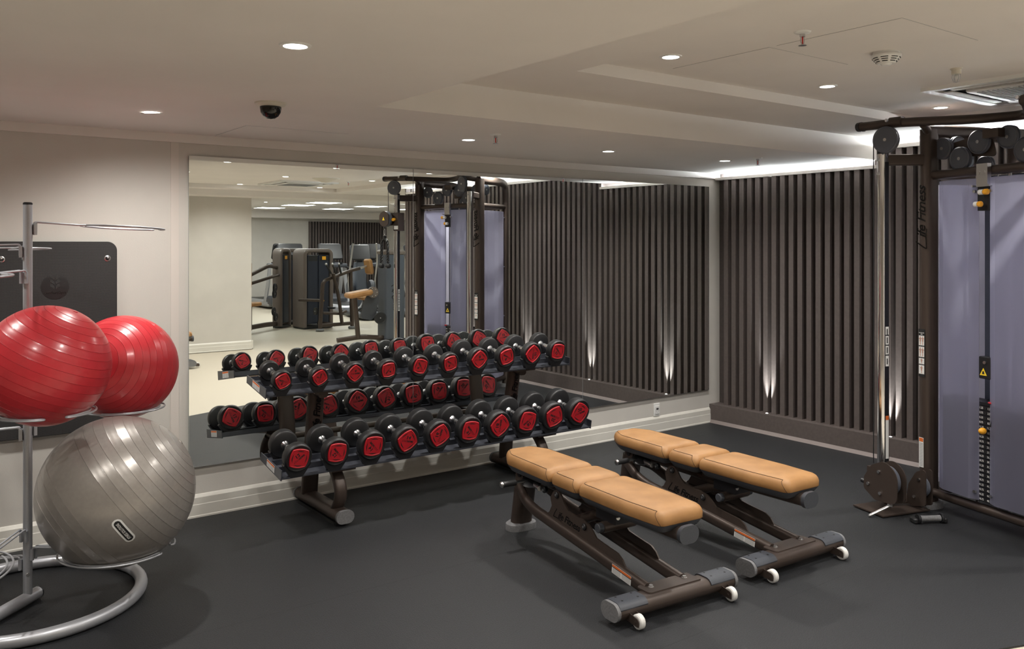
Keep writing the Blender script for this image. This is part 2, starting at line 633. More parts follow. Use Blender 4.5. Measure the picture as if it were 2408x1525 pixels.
# ================================================================ ceiling fittings
def downlight(x, y, z, lab, grp, proto=[], power=1.0, tilt=None, lit=True, col=WARM):
    if not proto:
        d = thing('downlight', lab, 'downlight', (x, y, z), group=grp)
        MB().lathe([(.0385, 0), (.0385, -.005), (.049, -.005), (.052, 0)], 28, cap=False).build('trim_ring', 'white_plastic', d)
        MB().lathe([(.0005, 0), (.0382, 0), (.0382, -.0035), (.0005, -.0035)], 24).build('lens', 'lens', d)
        proto.append(d)
    else:
        d = copy_tree(proto[0])
        for ch in list(d.children):
            if ch.type == 'LIGHT':
                bpy.data.objects.remove(ch)
        d.location = (x, y, z)
        d['label'] = lab
        d['group'] = grp
        d.rotation_euler = (0, 0, 0)
    if tilt:
        d.rotation_euler = tilt
    if lit:
        ld = bpy.data.lights.new('downlight_beam', 'SPOT')
        ld.energy = DOWNLIGHT_W * power
        ld.spot_size = R(150)
        ld.spot_blend = 1.0
        ld.shadow_soft_size = .035
        ld.color = col
        lo = bpy.data.objects.new('downlight_beam', ld)
        COL.objects.link(lo)
        lo.parent = d
        lo.location = (0, 0, -.012)
    return d

LOWG = 'downlights in the low ceiling'
for x, y, lab in ((2.89, -.77, 'round downlight in the low ceiling near a sprinkler above the mirror wall'), (4.02, -.80, 'round downlight in the low ceiling between two sprinklers above the mirror wall'), (5.19, -.84, 'round downlight in the low ceiling at the slatted wall corner'), (1.075, -2.50, 'round downlight in the low ceiling beyond the dome camera'), (-.2, -2.5, 'round downlight in the low ceiling by the left wall'), (-.2, -.78, 'round downlight in the low ceiling above the mat wall end'), (1.0, -4.4, 'round downlight in the low ceiling beside the tray'), (1.0, -6.3, 'round downlight in the low ceiling near the wall block')):
    downlight(x, y, Z1, lab, LOWG)
downlight(1.07, -.73, Z1, 'tilted gimbal downlight above the exercise ball stand', None, tilt=(R(8), R(-6), 0))
TRAYL = {(2.9, -2.42): 'round downlight in the raised tray corner above the bench nearer the balls', (4.12, -2.42): 'round downlight in the raised tray above the bench nearer the slatted wall', (5.33, -2.42): 'round downlight in the raised tray just above the cable machine',
         (2.9, -3.75): 'round downlight in the raised tray beside the red bulb sprinkler', (4.12, -3.75): 'round downlight in the raised tray beside the wire cage lamp', (5.33, -3.75): 'round downlight in the raised tray beside the air outlet'}
for x in (2.9, 4.12, 5.33):
    for y in (-2.42, -3.75, -5.25, -6.95):
        downlight(x, y, Z3, TRAYL.get((x, y), 'round downlight in the raised tray towards the far gym'), 'downlights in the raised tray')
for x, y in ((5.8, -10.6), (7.0, -9.2), (9.5, -9.2), (6.6, -12.6), (11, -11), (9.2, -6.6), (7.2, -6.6)):
    downlight(x, y, ZF if y < -8.2 else Z2, 'round downlight in the far gym ceiling', 'downlights in the far gym', col=COOL)

# square light panels of the far gym
for x, y in ((7.7, -15.3), (7.7, -13.5), (7.7, -12.1), (9.33, -14.9), (9.33, -13.1), (9.33, -11.3), (11.0, -14.0), (6.0, -14.6)):
    p = thing('ceiling_panel_light', 'square lit ceiling panel in the far gym', 'panel light', (x, y, ZF), group='square light panels of the far gym')
    f = MB()
    for a in ((-.31, -.295, -.31, .31), (.295, .31, -.31, .31), (-.295, .295, -.31, -.295), (-.295, .295, .295, .31)):
        f.bb(*a, -.010, 0)
    f.build('frame', 'white_plastic', p, smooth=0)
    MB().bb(-.295, .295, -.295, .295, -.006, -.001).build('diffuser', 'panel_lit', p, smooth=0)

# sprinklers
def sprinkler(x, y, z, lab, proto=[]):
    if not proto:
        s = thing('sprinkler', lab, 'sprinkler', (x, y, z), group='ceiling sprinklers')
        MB().lathe([(.001, 0), (.034, 0), (.030, -.006), (.014, -.010), (.001, -.010)], 24).build('escutcheon', 'white_plastic', s)
        b = MB().lathe([(.001, -.010), (.011, -.010), (.011, -.020), (.007, -.022), (.001, -.022)], 16)
        for sg in (-1, 1):
            b.sweep([(sg * .009, 0, -.020), (sg * .012, 0, -.032), (sg * .010, 0, -.045), (sg * .003, 0, -.054)], .0022)
        b.build('frame', 'steel', s)
        MB().cyl((0, 0, -.022), (0, 0, -.050), .0028, n=10).build('bulb', 'red_bulb', s)
        MB().lathe([(.001, -.054), (.015, -.054), (.017, -.056), (.001, -.058)], 16).build('deflector', 'steel', s)
        proto.append(s)
        return s
    s = copy_tree(proto[0])
    s.location = (x, y, z)
    s['label'] = lab
    return s
sprinkler(2.88, -1.07, Z1, 'small pendent sprinkler in the low ceiling above the dumbbell rack')
sprinkler(5.22, -1.12, Z1, 'small pendent sprinkler in the low ceiling near the slatted wall')
sprinkler(2.99, -3.05, Z3, 'small pendent sprinkler with red bulb in the raised tray')
sprinkler(5.15, -5.6, Z3, 'small pendent sprinkler in the raised tray near the air outlet')

s = thing('call_point_lamp', 'white ceiling lamp holder with wire cage in the raised tray', 'indicator', (4.22, -3.06, Z3))
MB().lathe([(.001, 0), (.028, 0), (.028, -.004), (.022, -.006), (.022, -.028), (.001, -.028)], 20).build('socket', 'cream_plastic', s)
b = MB()
for k in range(6):
    a = k * PI / 3
    b.sweep([(.017 * math.cos(a), .017 * math.sin(a), -.026), (.019 * math.cos(a), .019 * math.sin(a), -.045), (.012 * math.cos(a), .012 * math.sin(a), -.064), (0, 0, -.068)], .0016)
b.build('cage', 'steel', s)
MB().sphere((0, 0, -.042), .011, 12, 8).build('bulb', 'label_white', s)

def detector(x, y, z, lab, r=.062):
    s = thing('smoke_detector', lab, 'detector', (x, y, z))
    MB().lathe([(.001, 0), (r * .92, 0), (r * .92, -.010), (r * 1.03, -.014), (r * 1.03, -.022), (r * .62, -.050), (r * .60, -.052), (.001, -.052)], 32).build('housing', 'white_plastic', s)
    MB().lathe([(.001, -.052), (r * .40, -.052), (r * .30, -.060), (.001, -.062)], 24).build('cap', 'white_plastic', s)
    v = MB()
    for zz, rr in ((-.028, .93), (-.036, .815), (-.044, .70)):
        for k in range(8):
            a0 = k * PI / 4 + .12
            ring = []
            v.sweep([(r * rr * math.cos(a0 + j * .09), r * rr * math.sin(a0 + j * .09), zz) for j in range(7)], [(-.0016, -.0022), (.0016, -.0022), (.0016, .0022), (-.0016, .0022)])
    v.build('vent', 'print_black', s)
detector(3.61, -3.05, Z3, 'round white slotted smoke detector on the raised tray')
s = thing('ceiling_cone', 'shallow cream conical ceiling cover in the raised tray', 'cover', (4.66, -5.25, Z3))
MB().lathe([(.001, 0), (.175, 0), (.172, -.006), (.10, -.030), (.05, -.052), (.001, -.058)], 36).build('cone', 'cream_plastic', s)
MB().lathe([(.172, 0), (.182, 0), (.182, -.005), (.172, -.005)], 36).build('rim', 'white_plastic', s)

# dome camera
s = thing('dome_camera', 'black glass dome camera on a white ceiling ring', 'camera', (1.425, -1.36, Z1))
MB().lathe([(.001, 0), (.070, 0), (.070, -.006), (.062, -.014), (.048, -.018), (.001, -.018)], 36).build('ring', 'cream_plastic', s)
MB().lathe([(.0475, -.016), (.0475, -.026), (.044, -.044), (.034, -.060), (.018, -.071), (.001, -.074)], 32).build('dome', 'dome', s)

# air cassettes
def cassette(x, y, z, lab, rz=0):
    s = thing('air_cassette', lab, 'air vent', (x, y, z), rz, 'air cassettes')
    W = .42
    f = MB()
    for a in ((-W, W, -W, -W + .05), (-W, W, W - .05, W), (-W, -W + .05, -W + .05, W - .05), (W - .05, W, -W + .05, W - .05)):
        f.bb(*a, -.020, 0)
    f.build('frame', 'white_plastic', s, smooth=0)
    MB().bb(-W + .05, W - .05, -W + .05, W - .05, -.004, 0).build('duct', 'print_black', s, smooth=0)
    for k in range(4):
        a = k * PI / 2
        M = Mx((0, 0, 0), (0, 0, a))
        MB().box((0, -W + .085, -.018), (.58, .050, .006), M @ Matrix.Translation((0, 0, 0))).build('flap', 'label_white', s, smooth=0)
    MB().rbox((0, 0, -.018), (.52, .52, .022), .02).build('intake_panel', 'white_plastic', s)
    g = MB()
    for k in range(17):
        g.box((0, -.21 + k * .02625, -.0305), (.44, .008, .003))
    g.build('grille', 'grille', s, smooth=0)
cassette(5.02, -3.10, Z3, 'white square air outlet in the raised tray above the cable machine')
cassette(4.70, -6.25, Z3, 'white square air outlet in the raised tray by the far edge')
cassette(10.4, -9.9, ZF, 'white square air outlet in the far gym ceiling')

# green lit sign far behind the cable machine
s = thing('exit_sign', 'green lit exit sign hanging under the far beam', 'sign', (7.40, -7.42, ZB))
for sg in (-1, 1):
    MB().cyl((sg * .12, 0, 0), (sg * .12, 0, -.05), .004).build('hanger', 'steel', s)
MB().box((0, 0, -.13), (.36, .03, .16)).build('housing', 'white_plastic', s, smooth=0)
MB().box((0, .0155, -.13), (.34, .002, .14)).build('lit_face', 'green_sign', s, smooth=0)
# ================================================================ exercise ball stand, balls, hanging mat
SX, SY = .530, -.790
st = thing('ball_stand', 'silver tube stand with ring arms holding exercise balls', 'ball stand', (SX, SY, 0))
MB().sweep(circ((.007, .010, .0275), .459, 64), .0275, closed=True).build('base_ring', 'silver', st)
a = R(225)
sp = MB().sweep([(.045, .045, .03), (.45 * math.cos(a), .45 * math.sin(a) + .01, .03)], .027)
spo = sp.build('base_spoke', 'silver', st)
MB().cyl((.045, .045, .03), (.050, .050, .03), .027, n=20).build('end_plug', 'black_plastic', spo)
post = MB().cyl((0, 0, .045), (0, 0, 1.780), .019, n=24).build('post', 'silver', st)
MB().lathe([(.0185, 1.776), (.0195, 1.776), (.0195, 1.783), (.015, 1.787), (.001, 1.787)], 20).build('post_cap', 'black_plastic', post)
va = math.atan2(-CAM_D - SY, 0 - SX)
bx, by = math.cos(va), math.sin(va)
MB().cyl((bx * .017, by * .017, .14), (bx * .024, by * .024, .14), .008, n=12, bev=.002).build('bolt', 'steel', post)

RR = .185
def ring_arm(th, z, drop=0., L=.41, rr=RR):
    """two rods from a welded socket, each bent into a hairpin half ring, open at the far end"""
    ca, sa = math.cos(th), math.sin(th)
    X = lambda a, b, c: Vector((ca * a - sa * b, sa * a + ca * b, c))
    zz = lambda a: z - drop * (a - .03) / (L + rr)
    arm = MB()
    ri = rr - .022
    for sg in (1, -1):
        off = sg * .011
        path = fillet([X(.030, off, z - .05), X(.030, off, zz(.03)), X(L - rr - .03, off, zz(L - rr))], .012, 4)
        P = lambda r_, t, dz: X(L + r_ * math.cos(t), sg * r_ * math.sin(t), zz(L + r_ * math.cos(t)) + dz)
        a0, a1 = PI - .10, .30
        for k in range(25):
            path.append(P(rr, a0 + (a1 - a0) * k / 24, 0))
        rm = (rr + ri) / 2
        for k in range(1, 6):
            f_ = PI * k / 6
            path.append(P(rm + (rr - ri) / 2 * math.cos(f_), a1 - .075 * math.sin(f_), 0))
        for k in range(22):
            path.append(P(ri, a1 + (PI - .45 - a1) * k / 21, 0))
        arm.sweep(path, .0042)
    o = arm.build('ring_arm', 'silver', st)
    s = MB()
    s.box((.027, .012, z - .033), (.012, .010, .05), Mx((0, 0, 0), (0, 0, th)))
    s.box((.027, -.012, z - .033), (.012, .010, .05), Mx((0, 0, 0), (0, 0, th)))
    s.box((.022, 0, z - .033), (.006, .030, .045), Mx((0, 0, 0), (0, 0, th)))
    s.build('socket', 'silver', o)
    return o
def ang_to(x, y):
    return math.atan2(y - SY, x - SX)
BALLS = dict(red_front=(.549, -1.18, 1.105, .245), red_back=(.955, -.66, 1.004, .250), gray=(.846, -1.05, .512, .325))
ring_arm(R(14), 1.700, .03, L=.43)
ring_arm(R(95), 1.590, .02)
ring_arm(R(168), 1.600, .02)
ring_arm(R(228), 1.485, .02)
ring_arm(R(165), .79, .02)
ring_arm(R(228), .345, .08)
ring_arm(R(140), .215, .06)
for kx in BALLS:
    x, y, z, r = BALLS[kx]
    L = math.hypot(x - SX, y - SY)
    q = .236 if kx == 'gray' else RR
    ring_arm(ang_to(x, y), z - math.sqrt((r + .004) ** 2 - (q - .022) ** 2) - .002, 0, L=L, rr=q)

def ball(name, key, mname, axis, grooves, lab, N=72):
    x, y, z, r = BALLS[key]
    c = Vector((x, y, z))
    tc = (Vector((0, -CAM_D, CAM_H)) - c).normalized()
    rt = Vector((-tc.y, tc.x, 0)).normalized()
    upv = tc.cross(rt)
    ax = (rt * axis[0] + upv * axis[1] + tc * axis[2]).normalized()
    prof = []
    th = 0.0
    ths = [i * PI / 90 for i in range(91)]
    keys = {}
    for g in grooves:
        g = R(g)
        for d, h in ((-.0075, 0), (-.0032, .0002), (-.0014, -.0013), (.0014, -.0013), (.0032, .0002), (.0075, 0)):
            keys[round(g + d, 5)] = h
    full = sorted([(t, 0.) for t in ths if all(abs(t - R(g)) > .018 for g in grooves)] + list(keys.items()))
    for t, h in full:
        prof.append((max((r + h) * math.sin(t), .0004), (r + h) * math.cos(t)))
    q = Vector((0, 0, 1)).rotation_difference(ax).to_matrix().to_4x4()
    th_ = thing(name, lab, 'exercise ball', c)
    b = MB().lathe(prof, N, q).build('shell', mname, th_, smooth=60)
    MB().lathe([(.001, r - .003), (.012, r - .003), (.010, r + .003), (.001, r + .003)], 16, q).build('valve_plug', mname, th_)
    return th_, rt, upv, tc, r
ball('exercise_ball', 'red_front', 'ball_red', (.42, .86, .25), [18, 27, 36, 44, 52, 60, 68, 76, 84, 92, 100, 108, 116, 124, 132, 140, 148, 157], 'glossy red exercise ball resting in front of the stand post')
ball('exercise_ball', 'red_back', 'ball_red', (-.50, .12, .86), [16, 25, 33, 41, 49, 57, 65, 73, 81, 90, 98, 106, 115, 125, 135], 'red exercise ball resting between the stand post and the wall mirror')
gb, rt, upv, tc, r = ball('exercise_ball', 'gray', 'ball_gray', (.80, .56, .20), [14, 22, 29, 36, 43, 50, 57, 64, 71, 78, 85, 112, 119, 126, 133], 'large silver grey exercise ball with a white logo on the lowest ring')
# printed logo wrapped on the grey ball
n0 = (rt * .07 + upv * -.50 + tc * .86).normalized()
tx = (rt * -.62 + upv * 1.05)
tx = (tx - n0 * tx.dot(n0)).normalized()
ty = n0.cross(tx)
def wrap(me, lift):
    for v in me.vertices:
        p = n0 * r + tx * v.co.x + ty * v.co.y
        v.co = p.normalized() * (r + lift + v.co.z)
def stadium_grid(L, W, hole=None, nl=40, nw=6):
    mb = MB()
    h = W / 2
    pts = []
    for i in range(nl + 1):
        a = -L / 2 + L * i / nl
        e = max(0, abs(a) - (L / 2 - h))
        ww = math.sqrt(max(1e-8, h * h - e * e))
        pts.append([(a, ww * (2 * j / nw - 1), 0) for j in range(nw + 1)])
    vs = [p for row in pts for p in row]
    fs = [(i * (nw + 1) + j, (i + 1) * (nw + 1) + j, (i + 1) * (nw + 1) + j + 1, i * (nw + 1) + j + 1) for i in range(nl) for j in range(nw)]
    return mb.add(vs, fs)
o = stadium_grid(.130, .042).build('logo_border', 'print_white', gb, smooth=0)
wrap(o.data, .0008)
o = stadium_grid(.114, .027).build('logo_ground', 'print_black', gb, smooth=0)
wrap(o.data, .0014)
o = text_part('lettering', 'FITNESS SOLUTIONS', .0178, Matrix.Identity(4), 'print_white', gb, sx=.56, bold=.01, ext=.0001)
wrap(o.data, .0022)

# mat hanging on two hooks
mt = thing('exercise_mat', 'black foam exercise mat hanging on the wall behind the ball stand', 'exercise mat', (.757, WY - .022, .585))
out = arc_outline([(-.302, 0, .05), (.302, 0, .05), (.302, 1.030, .05), (-.302, 1.030, .05)], 8)
MM = Matrix(((1, 0, 0, 0), (0, 0, -1, 0), (0, 1, 0, 0), (0, 0, 0, 1)))
MB().prism(out, .002, .014, MM, .003).build('foam_sheet', 'foam', mt)
for sg in (-1, 1):
    e = MB().lathe([(.009, .013), (.017, .013), (.0165, .016), (.012, .0175), (.009, .016)], 24, MM @ Matrix.Translation((sg * .252, .938, 0)), cap=False).build('eyelet', 'steel', mt)
    MB().cyl((sg * .252, -.0142, .938), (sg * .252, -.0148, .938), .009, n=20).build('eyelet_hole', 'print_black', e)
    MB().cyl((sg * .252, .022, .940), (sg * .252, -.024, .942), .0045, n=12).sphere((sg * .252, -.026, .942), .0075, 12, 8).build('hook', 'steel', e)
seal = MB().lathe([(.001, .0141), (.066, .0141), (.068, .0150), (.064, .0156), (.001, .0152)], 40, MM @ Matrix.Translation((-.005, .79, 0))).build('embossed_seal', 'black_rubber', mt)
q = MB()
for k, zz in enumerate((.046, .022, -.002)):
    for sg in (-1, 1):
        q.prism([(sg * .002, zz - .012), (sg * .024, zz + .004), (sg * .024, zz + .014), (sg * .013, zz + .016), (sg * .002, zz + .002)][::sg], .0150, .0168, MM @ Matrix.Translation((-.005, .79, 0)))
q.build('embossed_emblem', 'foam', seal, smooth=0)
text_part('lettering', 'comfortGym', .020, MM @ Matrix.Translation((-.005, .757, .0153)), 'emboss', seal, bold=.008)
# ================================================================ dumbbell rack and dumbbells
RX0, RX1 = 1.750, 3.995
RC = (RX0 + RX1) / 2
rack = thing('dumbbell_rack', 'dark two tier dumbbell rack standing before the mirror', 'dumbbell rack', (RC, 0, 0))
HW = (RX1 - RX0) / 2
SL = math.atan2(.054, .317)                      # slope of the trays

def tray_frame(yb, zb):
    """x along the rack, y from the back edge down to the front, z normal to the tray"""
    return frame((0, yb, zb), (-1, 0, 0), (0, -math.cos(SL), -math.sin(SL)), (0, -math.sin(SL), math.cos(SL)))

TD = .312
def tray(yb, zb):
    M = tray_frame(yb, zb)
    base = MB().bb(-HW, HW, 0, TD, 0, .004, M)
    base.bb(-HW, HW, TD - .004, TD, 0, .010, M)
    o = base.build('tray', 'tray', rack, smooth=0)
    for y0, h in ((.222, .036), (.122, .036), (.0, .030)):
        MB().bb(-HW, HW, y0, y0 + .004, 0, h, M).build('tray_rib', 'tray', o, smooth=0)
    MB().bb(-HW, HW, .105, .122, .033, .036, M).build('tray_rib', 'tray', o, smooth=0)
    for sg in (-1, 1):
        e = MB().prism([(0, -.006), (TD, -.006), (TD, .052), (.0, .040)], 0, .006, M @ frame((sg * HW if sg < 0 else sg * HW - .006, 0, 0), (0, 1, 0), (0, 0, 1), (1, 0, 0))).build('end_plate', 'tray', rack, smooth=0)
        if sg > 0:
            L = M @ frame((HW, 0, 0), (0, 1, 0), (0, 0, 1), (1, 0, 0))
            MB().bb(.10, .215, .002, .041, .0001, .0009, L).build('warning_label', 'label_white', e, smooth=0)
            MB().bb(.102, .213, .030, .040, .0009, .0012, L).build('label_heading', 'label_orange', e, smooth=0)
            q = MB()
            for k in range(5):
                q.bb(.104, .150, .006 + k * .0046, .0078 + k * .0046, .0009, .0012, L)
                q.bb(.156, .211, .006 + k * .0046, .0078 + k * .0046, .0009, .0012, L)
            q.build('label_text', 'label_gray', e, smooth=0)
    return M
MU = tray(-.112, .786)
ML = tray(-.342, .374)
for M in (MU, ML):
    for sx in (-.745, .745):
        MB().bb(sx - .075, sx + .075, .03, .30, -.014, -.001, M).build('bracket', 'bronze', rack, smooth=0)

for sx in (-.745, .745):
    base = MB().sweep([(sx, -.045, .052), (sx, -.640, .052)], oval(.105, .070), up=(0, 0, 1)).build('base_tube', 'bronze', rack)
    for y0, y1 in ((-.030, -.046), (-.640, -.660)):
        MB().sweep([(sx, y0, .052), (sx, y1, .052)], oval(.110, .075)).build('end_cap', 'gray_rubber', base)
    MB().bb(sx - .045, sx + .045, -.60, -.08, 0, .018).build('floor_pad', 'black_rubber', base, smooth=0)
    up = MB().sweep([(sx, -.150, .075), (sx, -.166, .20), (sx, -.236, .60), (sx, -.258, .748)], oval(.104, .060), up=(0, 1, 0)).build('upright', 'bronze', rack)
    pp = Vector((sx, -.236, .60))
    dz = Vector((0, -.070, .40)).normalized()
    nx = Vector((0, -dz.z, dz.y))
    logo(up, frame(pp + nx * .0315 + Vector((0, 0, -.02)) , dz, (-1, 0, 0), nx) @ Matrix.Translation((0, 0, .0005)), .062)
    MB().sweep(bez((sx, -.545, .080), (sx, -.600, .14), (sx, -.640, .20), (sx, -.505, .305), 10), oval(.075, .045), up=(0, 1, 0)).build('curved_leg', 'bronze', rack)
    MB().sweep([(sx, -.20, .325), (sx, -.505, .318)], oval(.06, .04)).build('shelf_arm', 'bronze', rack)
    MB().sweep([(sx, -.24, .72), (sx, -.36, .705)], oval(.06, .04)).build('shelf_arm', 'bronze', rack)
MB().sweep([(-.745, -.19, .36), (.745, -.19, .36)], oval(.05, .035)).build('cross_bar', 'bronze', rack)

# ---- dumbbells
def plate_outline(r, n=10):
    """square with bowed sides and crisp corners"""
    pts = []
    for q in range(4):
        a0, a1 = q * PI / 2, (q + 1) * PI / 2
        p0, p1 = Vector((math.cos(a0), math.sin(a0))), Vector((math.cos(a1), math.sin(a1)))
        for k in range(n):
            t = k / n
            p = p0 * (1 - t) + p1 * t
            nn = ((p0 + p1) / 2).normalized()
            pts.append(tuple((p + nn * (.135 * 4 * t * (1 - t))) * r))
    return pts

def make_dumbbell(w, rad, thick, grip, rots, lab, grp, text):
    """handle along local x (x+ = back); heads at both ends"""
    d = thing('dumbbell', lab, 'dumbbell', group=grp)
    hb = MB()
    hr = .0165
    pr = []
    L = grip / 2
    for t in [i / 16 for i in range(17)]:
        x = -L + 2 * L * t
        e = abs(2 * t - 1)
        rr = hr * (.95 + .10 * math.cos(PI * e)) + (.010 * max(0, (e - .72) / .28) ** 1.2)
        pr.append((rr, x))
    hb.lathe(pr, 20, Mx((0, 0, 0), (0, PI / 2, 0)))
    hn = hb.build('handle', 'handle_steel', d)
    for xx in (-.030, .030):
        MB().lathe([(hr * 1.02, xx - .003), (hr * 1.07, xx - .001), (hr * 1.07, xx + .001), (hr * 1.02, xx + .003)], 20, Mx((0, 0, 0), (0, PI / 2, 0)), cap=False).build('knurl_ring', 'steel', hn)
    for sg, rot in ((-1, rots[0]), (1, rots[1])):
        # head frame: z points outwards
        H = frame((sg * L, 0, 0), (0, -sg, 0), (0, 0, 1), (sg, 0, 0)) if sg < 0 else frame((sg * L, 0, 0), (0, 1, 0), (0, 0, 1), (1, 0, 0))
        t = thick
        hd = MB().lathe([(.012, -.001), (rad * .90, 0), (rad * .97, .004), (rad, .010), (rad, t - .012), (rad * .97, t - .005), (rad * .90, t), (rad * .85, t - .002), (.001, t - .002)], 36, H).build('head', 'black_rubber', d, smooth=40)
        Hr = H @ Matrix.Rotation(rot, 4, 'Z')
        po = plate_outline(rad * .82)
        pi_ = inset_poly(po, rad * .10)
        rings = [[(x, y, t - .003) for x, y in po], [(x, y, t + .002) for x, y in po], [(x, y, t + .0055) for x, y in inset_poly(po, rad * .035)], [(x, y, t + .0055) for x, y in inset_poly(po, rad * .075)], [(x, y, t + .0035) for x, y in pi_]]
        pl = MB().loft(rings, M=Hr).build('end_plate', 'red', hd, smooth=25)
        z = t + .0038
        arcs = MB()
        for k in range(4):
            a0 = k * PI / 2 + R(10)
            n = 10
            outer = [(rad * .545 * math.cos(a0 + R(70) * j / n), rad * .545 * math.sin(a0 + R(70) * j / n)) for j in range(n + 1)]
            inner = [(rad * (.545 - .065 * math.sin(PI * j / n)) * math.cos(a0 + R(70) * j / n), rad * (.545 - .065 * math.sin(PI * j / n)) * math.sin(a0 + R(70) * j / n)) for j in range(n + 1)]
            poly = outer + inner[::-1][1:-1]
            arcs.prism(poly, t + .0030, z + .0003, Hr)
        arcs.build('printed_arc', 'print_black', pl, smooth=0)
        text_part('lettering', text[0], rad * .205, Hr @ Matrix.Translation((-rad * .235, 0, z)), 'print_black', pl, sx=.82, bold=.008, ext=.0003)
        text_part('lettering', text[1], rad * .205, Hr @ Matrix.Translation((rad * .215, 0, z)), 'print_black', pl, sx=.86, bold=.035, ext=.0003)
        text_part('lettering', str(w), rad * .34, Hr @ Matrix.Translation((0, -rad * .255, z)), 'print_black', pl, bold=.035, sx=1.1, ext=.0003)
    return d

SPEC = {}
for w_, r_, t_ in ((2, .059, .042), (4, .064, .043), (6, .068, .045), (8, .0755, .048), (10, .078, .050), (12, .080, .056), (14, .085, .058), (16, .088, .060), (18, .091, .062), (20, .094, .064)):
    SPEC[w_] = (r_, t_, .154)
# turn of the printed plates, read off the photograph (front head)
FRONT = [R(20), R(104), R(180), R(-52), R(62), R(32), R(180), R(28), R(-90), R(52), R(145), R(52), R(50), R(195), R(105), R(52), R(95), R(-32), R(25), R(168)]
UPW = [2, 2, 4, 4, 6, 6, 8, 8, 10, 10]
LOW = [12, 12, 14, 14, 16, 16, 18, 18, 20, 20]
def saddle(M, x, y, rad, parent):
    """moulded cradle for one head, standing on the tray"""
    n = 9
    w = .034
    a = R(62)
    inner = [(rad * math.sin(-a + 2 * a * k / n), rad + .032 - rad * math.cos(-a + 2 * a * k / n)) for k in range(n + 1)]
    top = [(px * 1.0, pz) for px, pz in inner]
    wid = inner[-1][0]
    hgt = inner[-1][1]
    poly = [(-wid * .50, 0), (wid * .50, 0), (wid + .010, hgt - .004), (wid + .004, hgt + .003)] + [(px, pz) for px, pz in top[::-1]] + [(-wid - .004, hgt + .003), (-wid - .010, hgt - .004)]
    mb = MB()
    F = M @ frame((x, y - w / 2, .004), (1, 0, 0), (0, 0, 1), (0, -1, 0)) @ Matrix.Translation((0, 0, -w))
    mb.prism(poly, 0, w, F)
    return mb.build('saddle', 'black_plastic', parent, smooth=30)
WORD = {2: 'two', 4: 'four', 6: 'six', 8: 'eight', 10: 'ten', 12: 'twelve', 14: 'fourteen', 16: 'sixteen', 18: 'eighteen', 20: 'twenty'}
for tier, (M, WS) in enumerate(((MU, UPW), (ML, LOW))):
    for i, w in enumerate(WS):
        rad, th, grip = SPEC[w]
        x = RC - (1.840 + .2243 * i)              # tray frame x runs the other way
        tot = grip / 2 + th
        yc = TD + .016 - tot                         # centre along the tray
        zc = .004 + .032 + rad
        nb = WS[i - 1] if i % 2 == 0 else WS[(i + 1) % 10]
        if i == 0:
            where = 'at the rack end by the exercise balls'
        elif i == 9:
            where = 'at the rack end towards the slatted wall'
        else:
            where = 'beside the pair marked ' + WORD[nb]
        lab = 'black dumbbell with red plates marked %s, %s' % (WORD[w], where)
        fr = FRONT[tier * 10 + i]
        d = make_dumbbell(w, rad, th, grip, (fr, -fr + R(37 + 61 * i)), lab, 'red and black dumbbells on the rack', ('TOTO', 'PRIME'))
        # local x of the dumbbell = towards the back of the tray
        F = Matrix.Translation((RC, 0, 0)) @ M @ frame((x, yc, zc), (0, -1, 0), (1, 0, 0), (0, 0, 1))
        d.matrix_world = F
        saddle(M, x, yc + tot - th * .55, rad, rack)
        saddle(M, x, yc - tot + th * .55, rad, rack)
# ================================================================ adjustable benches
def shrink(o, i):
    xs, ys_ = [p[0] for p in o], [p[1] for p in o]
    hw, hl = (max(xs) - min(xs)) / 2, (max(ys_) - min(ys_)) / 2
    yc = (max(ys_) + min(ys_)) / 2
    return [(x * (1 - i / hw), yc + (y - yc) * (1 - i / hl)) for x, y in o]

def bench_pad(parent, outline, z0, name, seam=True):
    """upholstered pad: charcoal shell below, tan cover above. outline in (lateral, -s)"""
    sh = MB()
    rings = []
    for z, i in ((z0 - .036, .030), (z0 - .030, .020), (z0 - .008, .006), (z0, .002)):
        rings.append([(x, y, z) for x, y in shrink(outline, i)])
    g = sh.loft(rings).build(name + '_shell', 'charcoal', parent, smooth=50)
    rings = []
    H = .064
    for z, i in ((z0, .003), (z0 + .003, .0), (z0 + H * .42, -.001), (z0 + H * .64, .003), (z0 + H * .80, .009), (z0 + H * .915, .019), (z0 + H * .985, .034), (z0 + H + .002, .055), (z0 + H + .004, .088)):
        rings.append([(x, y, z) for x, y in shrink(outline, i)])
    c = MB().loft(rings).build(name, 'leather', parent, smooth=70)
    return c, H

def seam_line(parent, pts):
    MB().sweep(pts, [(.0011 * math.cos(k * PI / 3), .0011 * math.sin(k * PI / 3)) for k in range(6)]).build('seam', 'seam', parent)

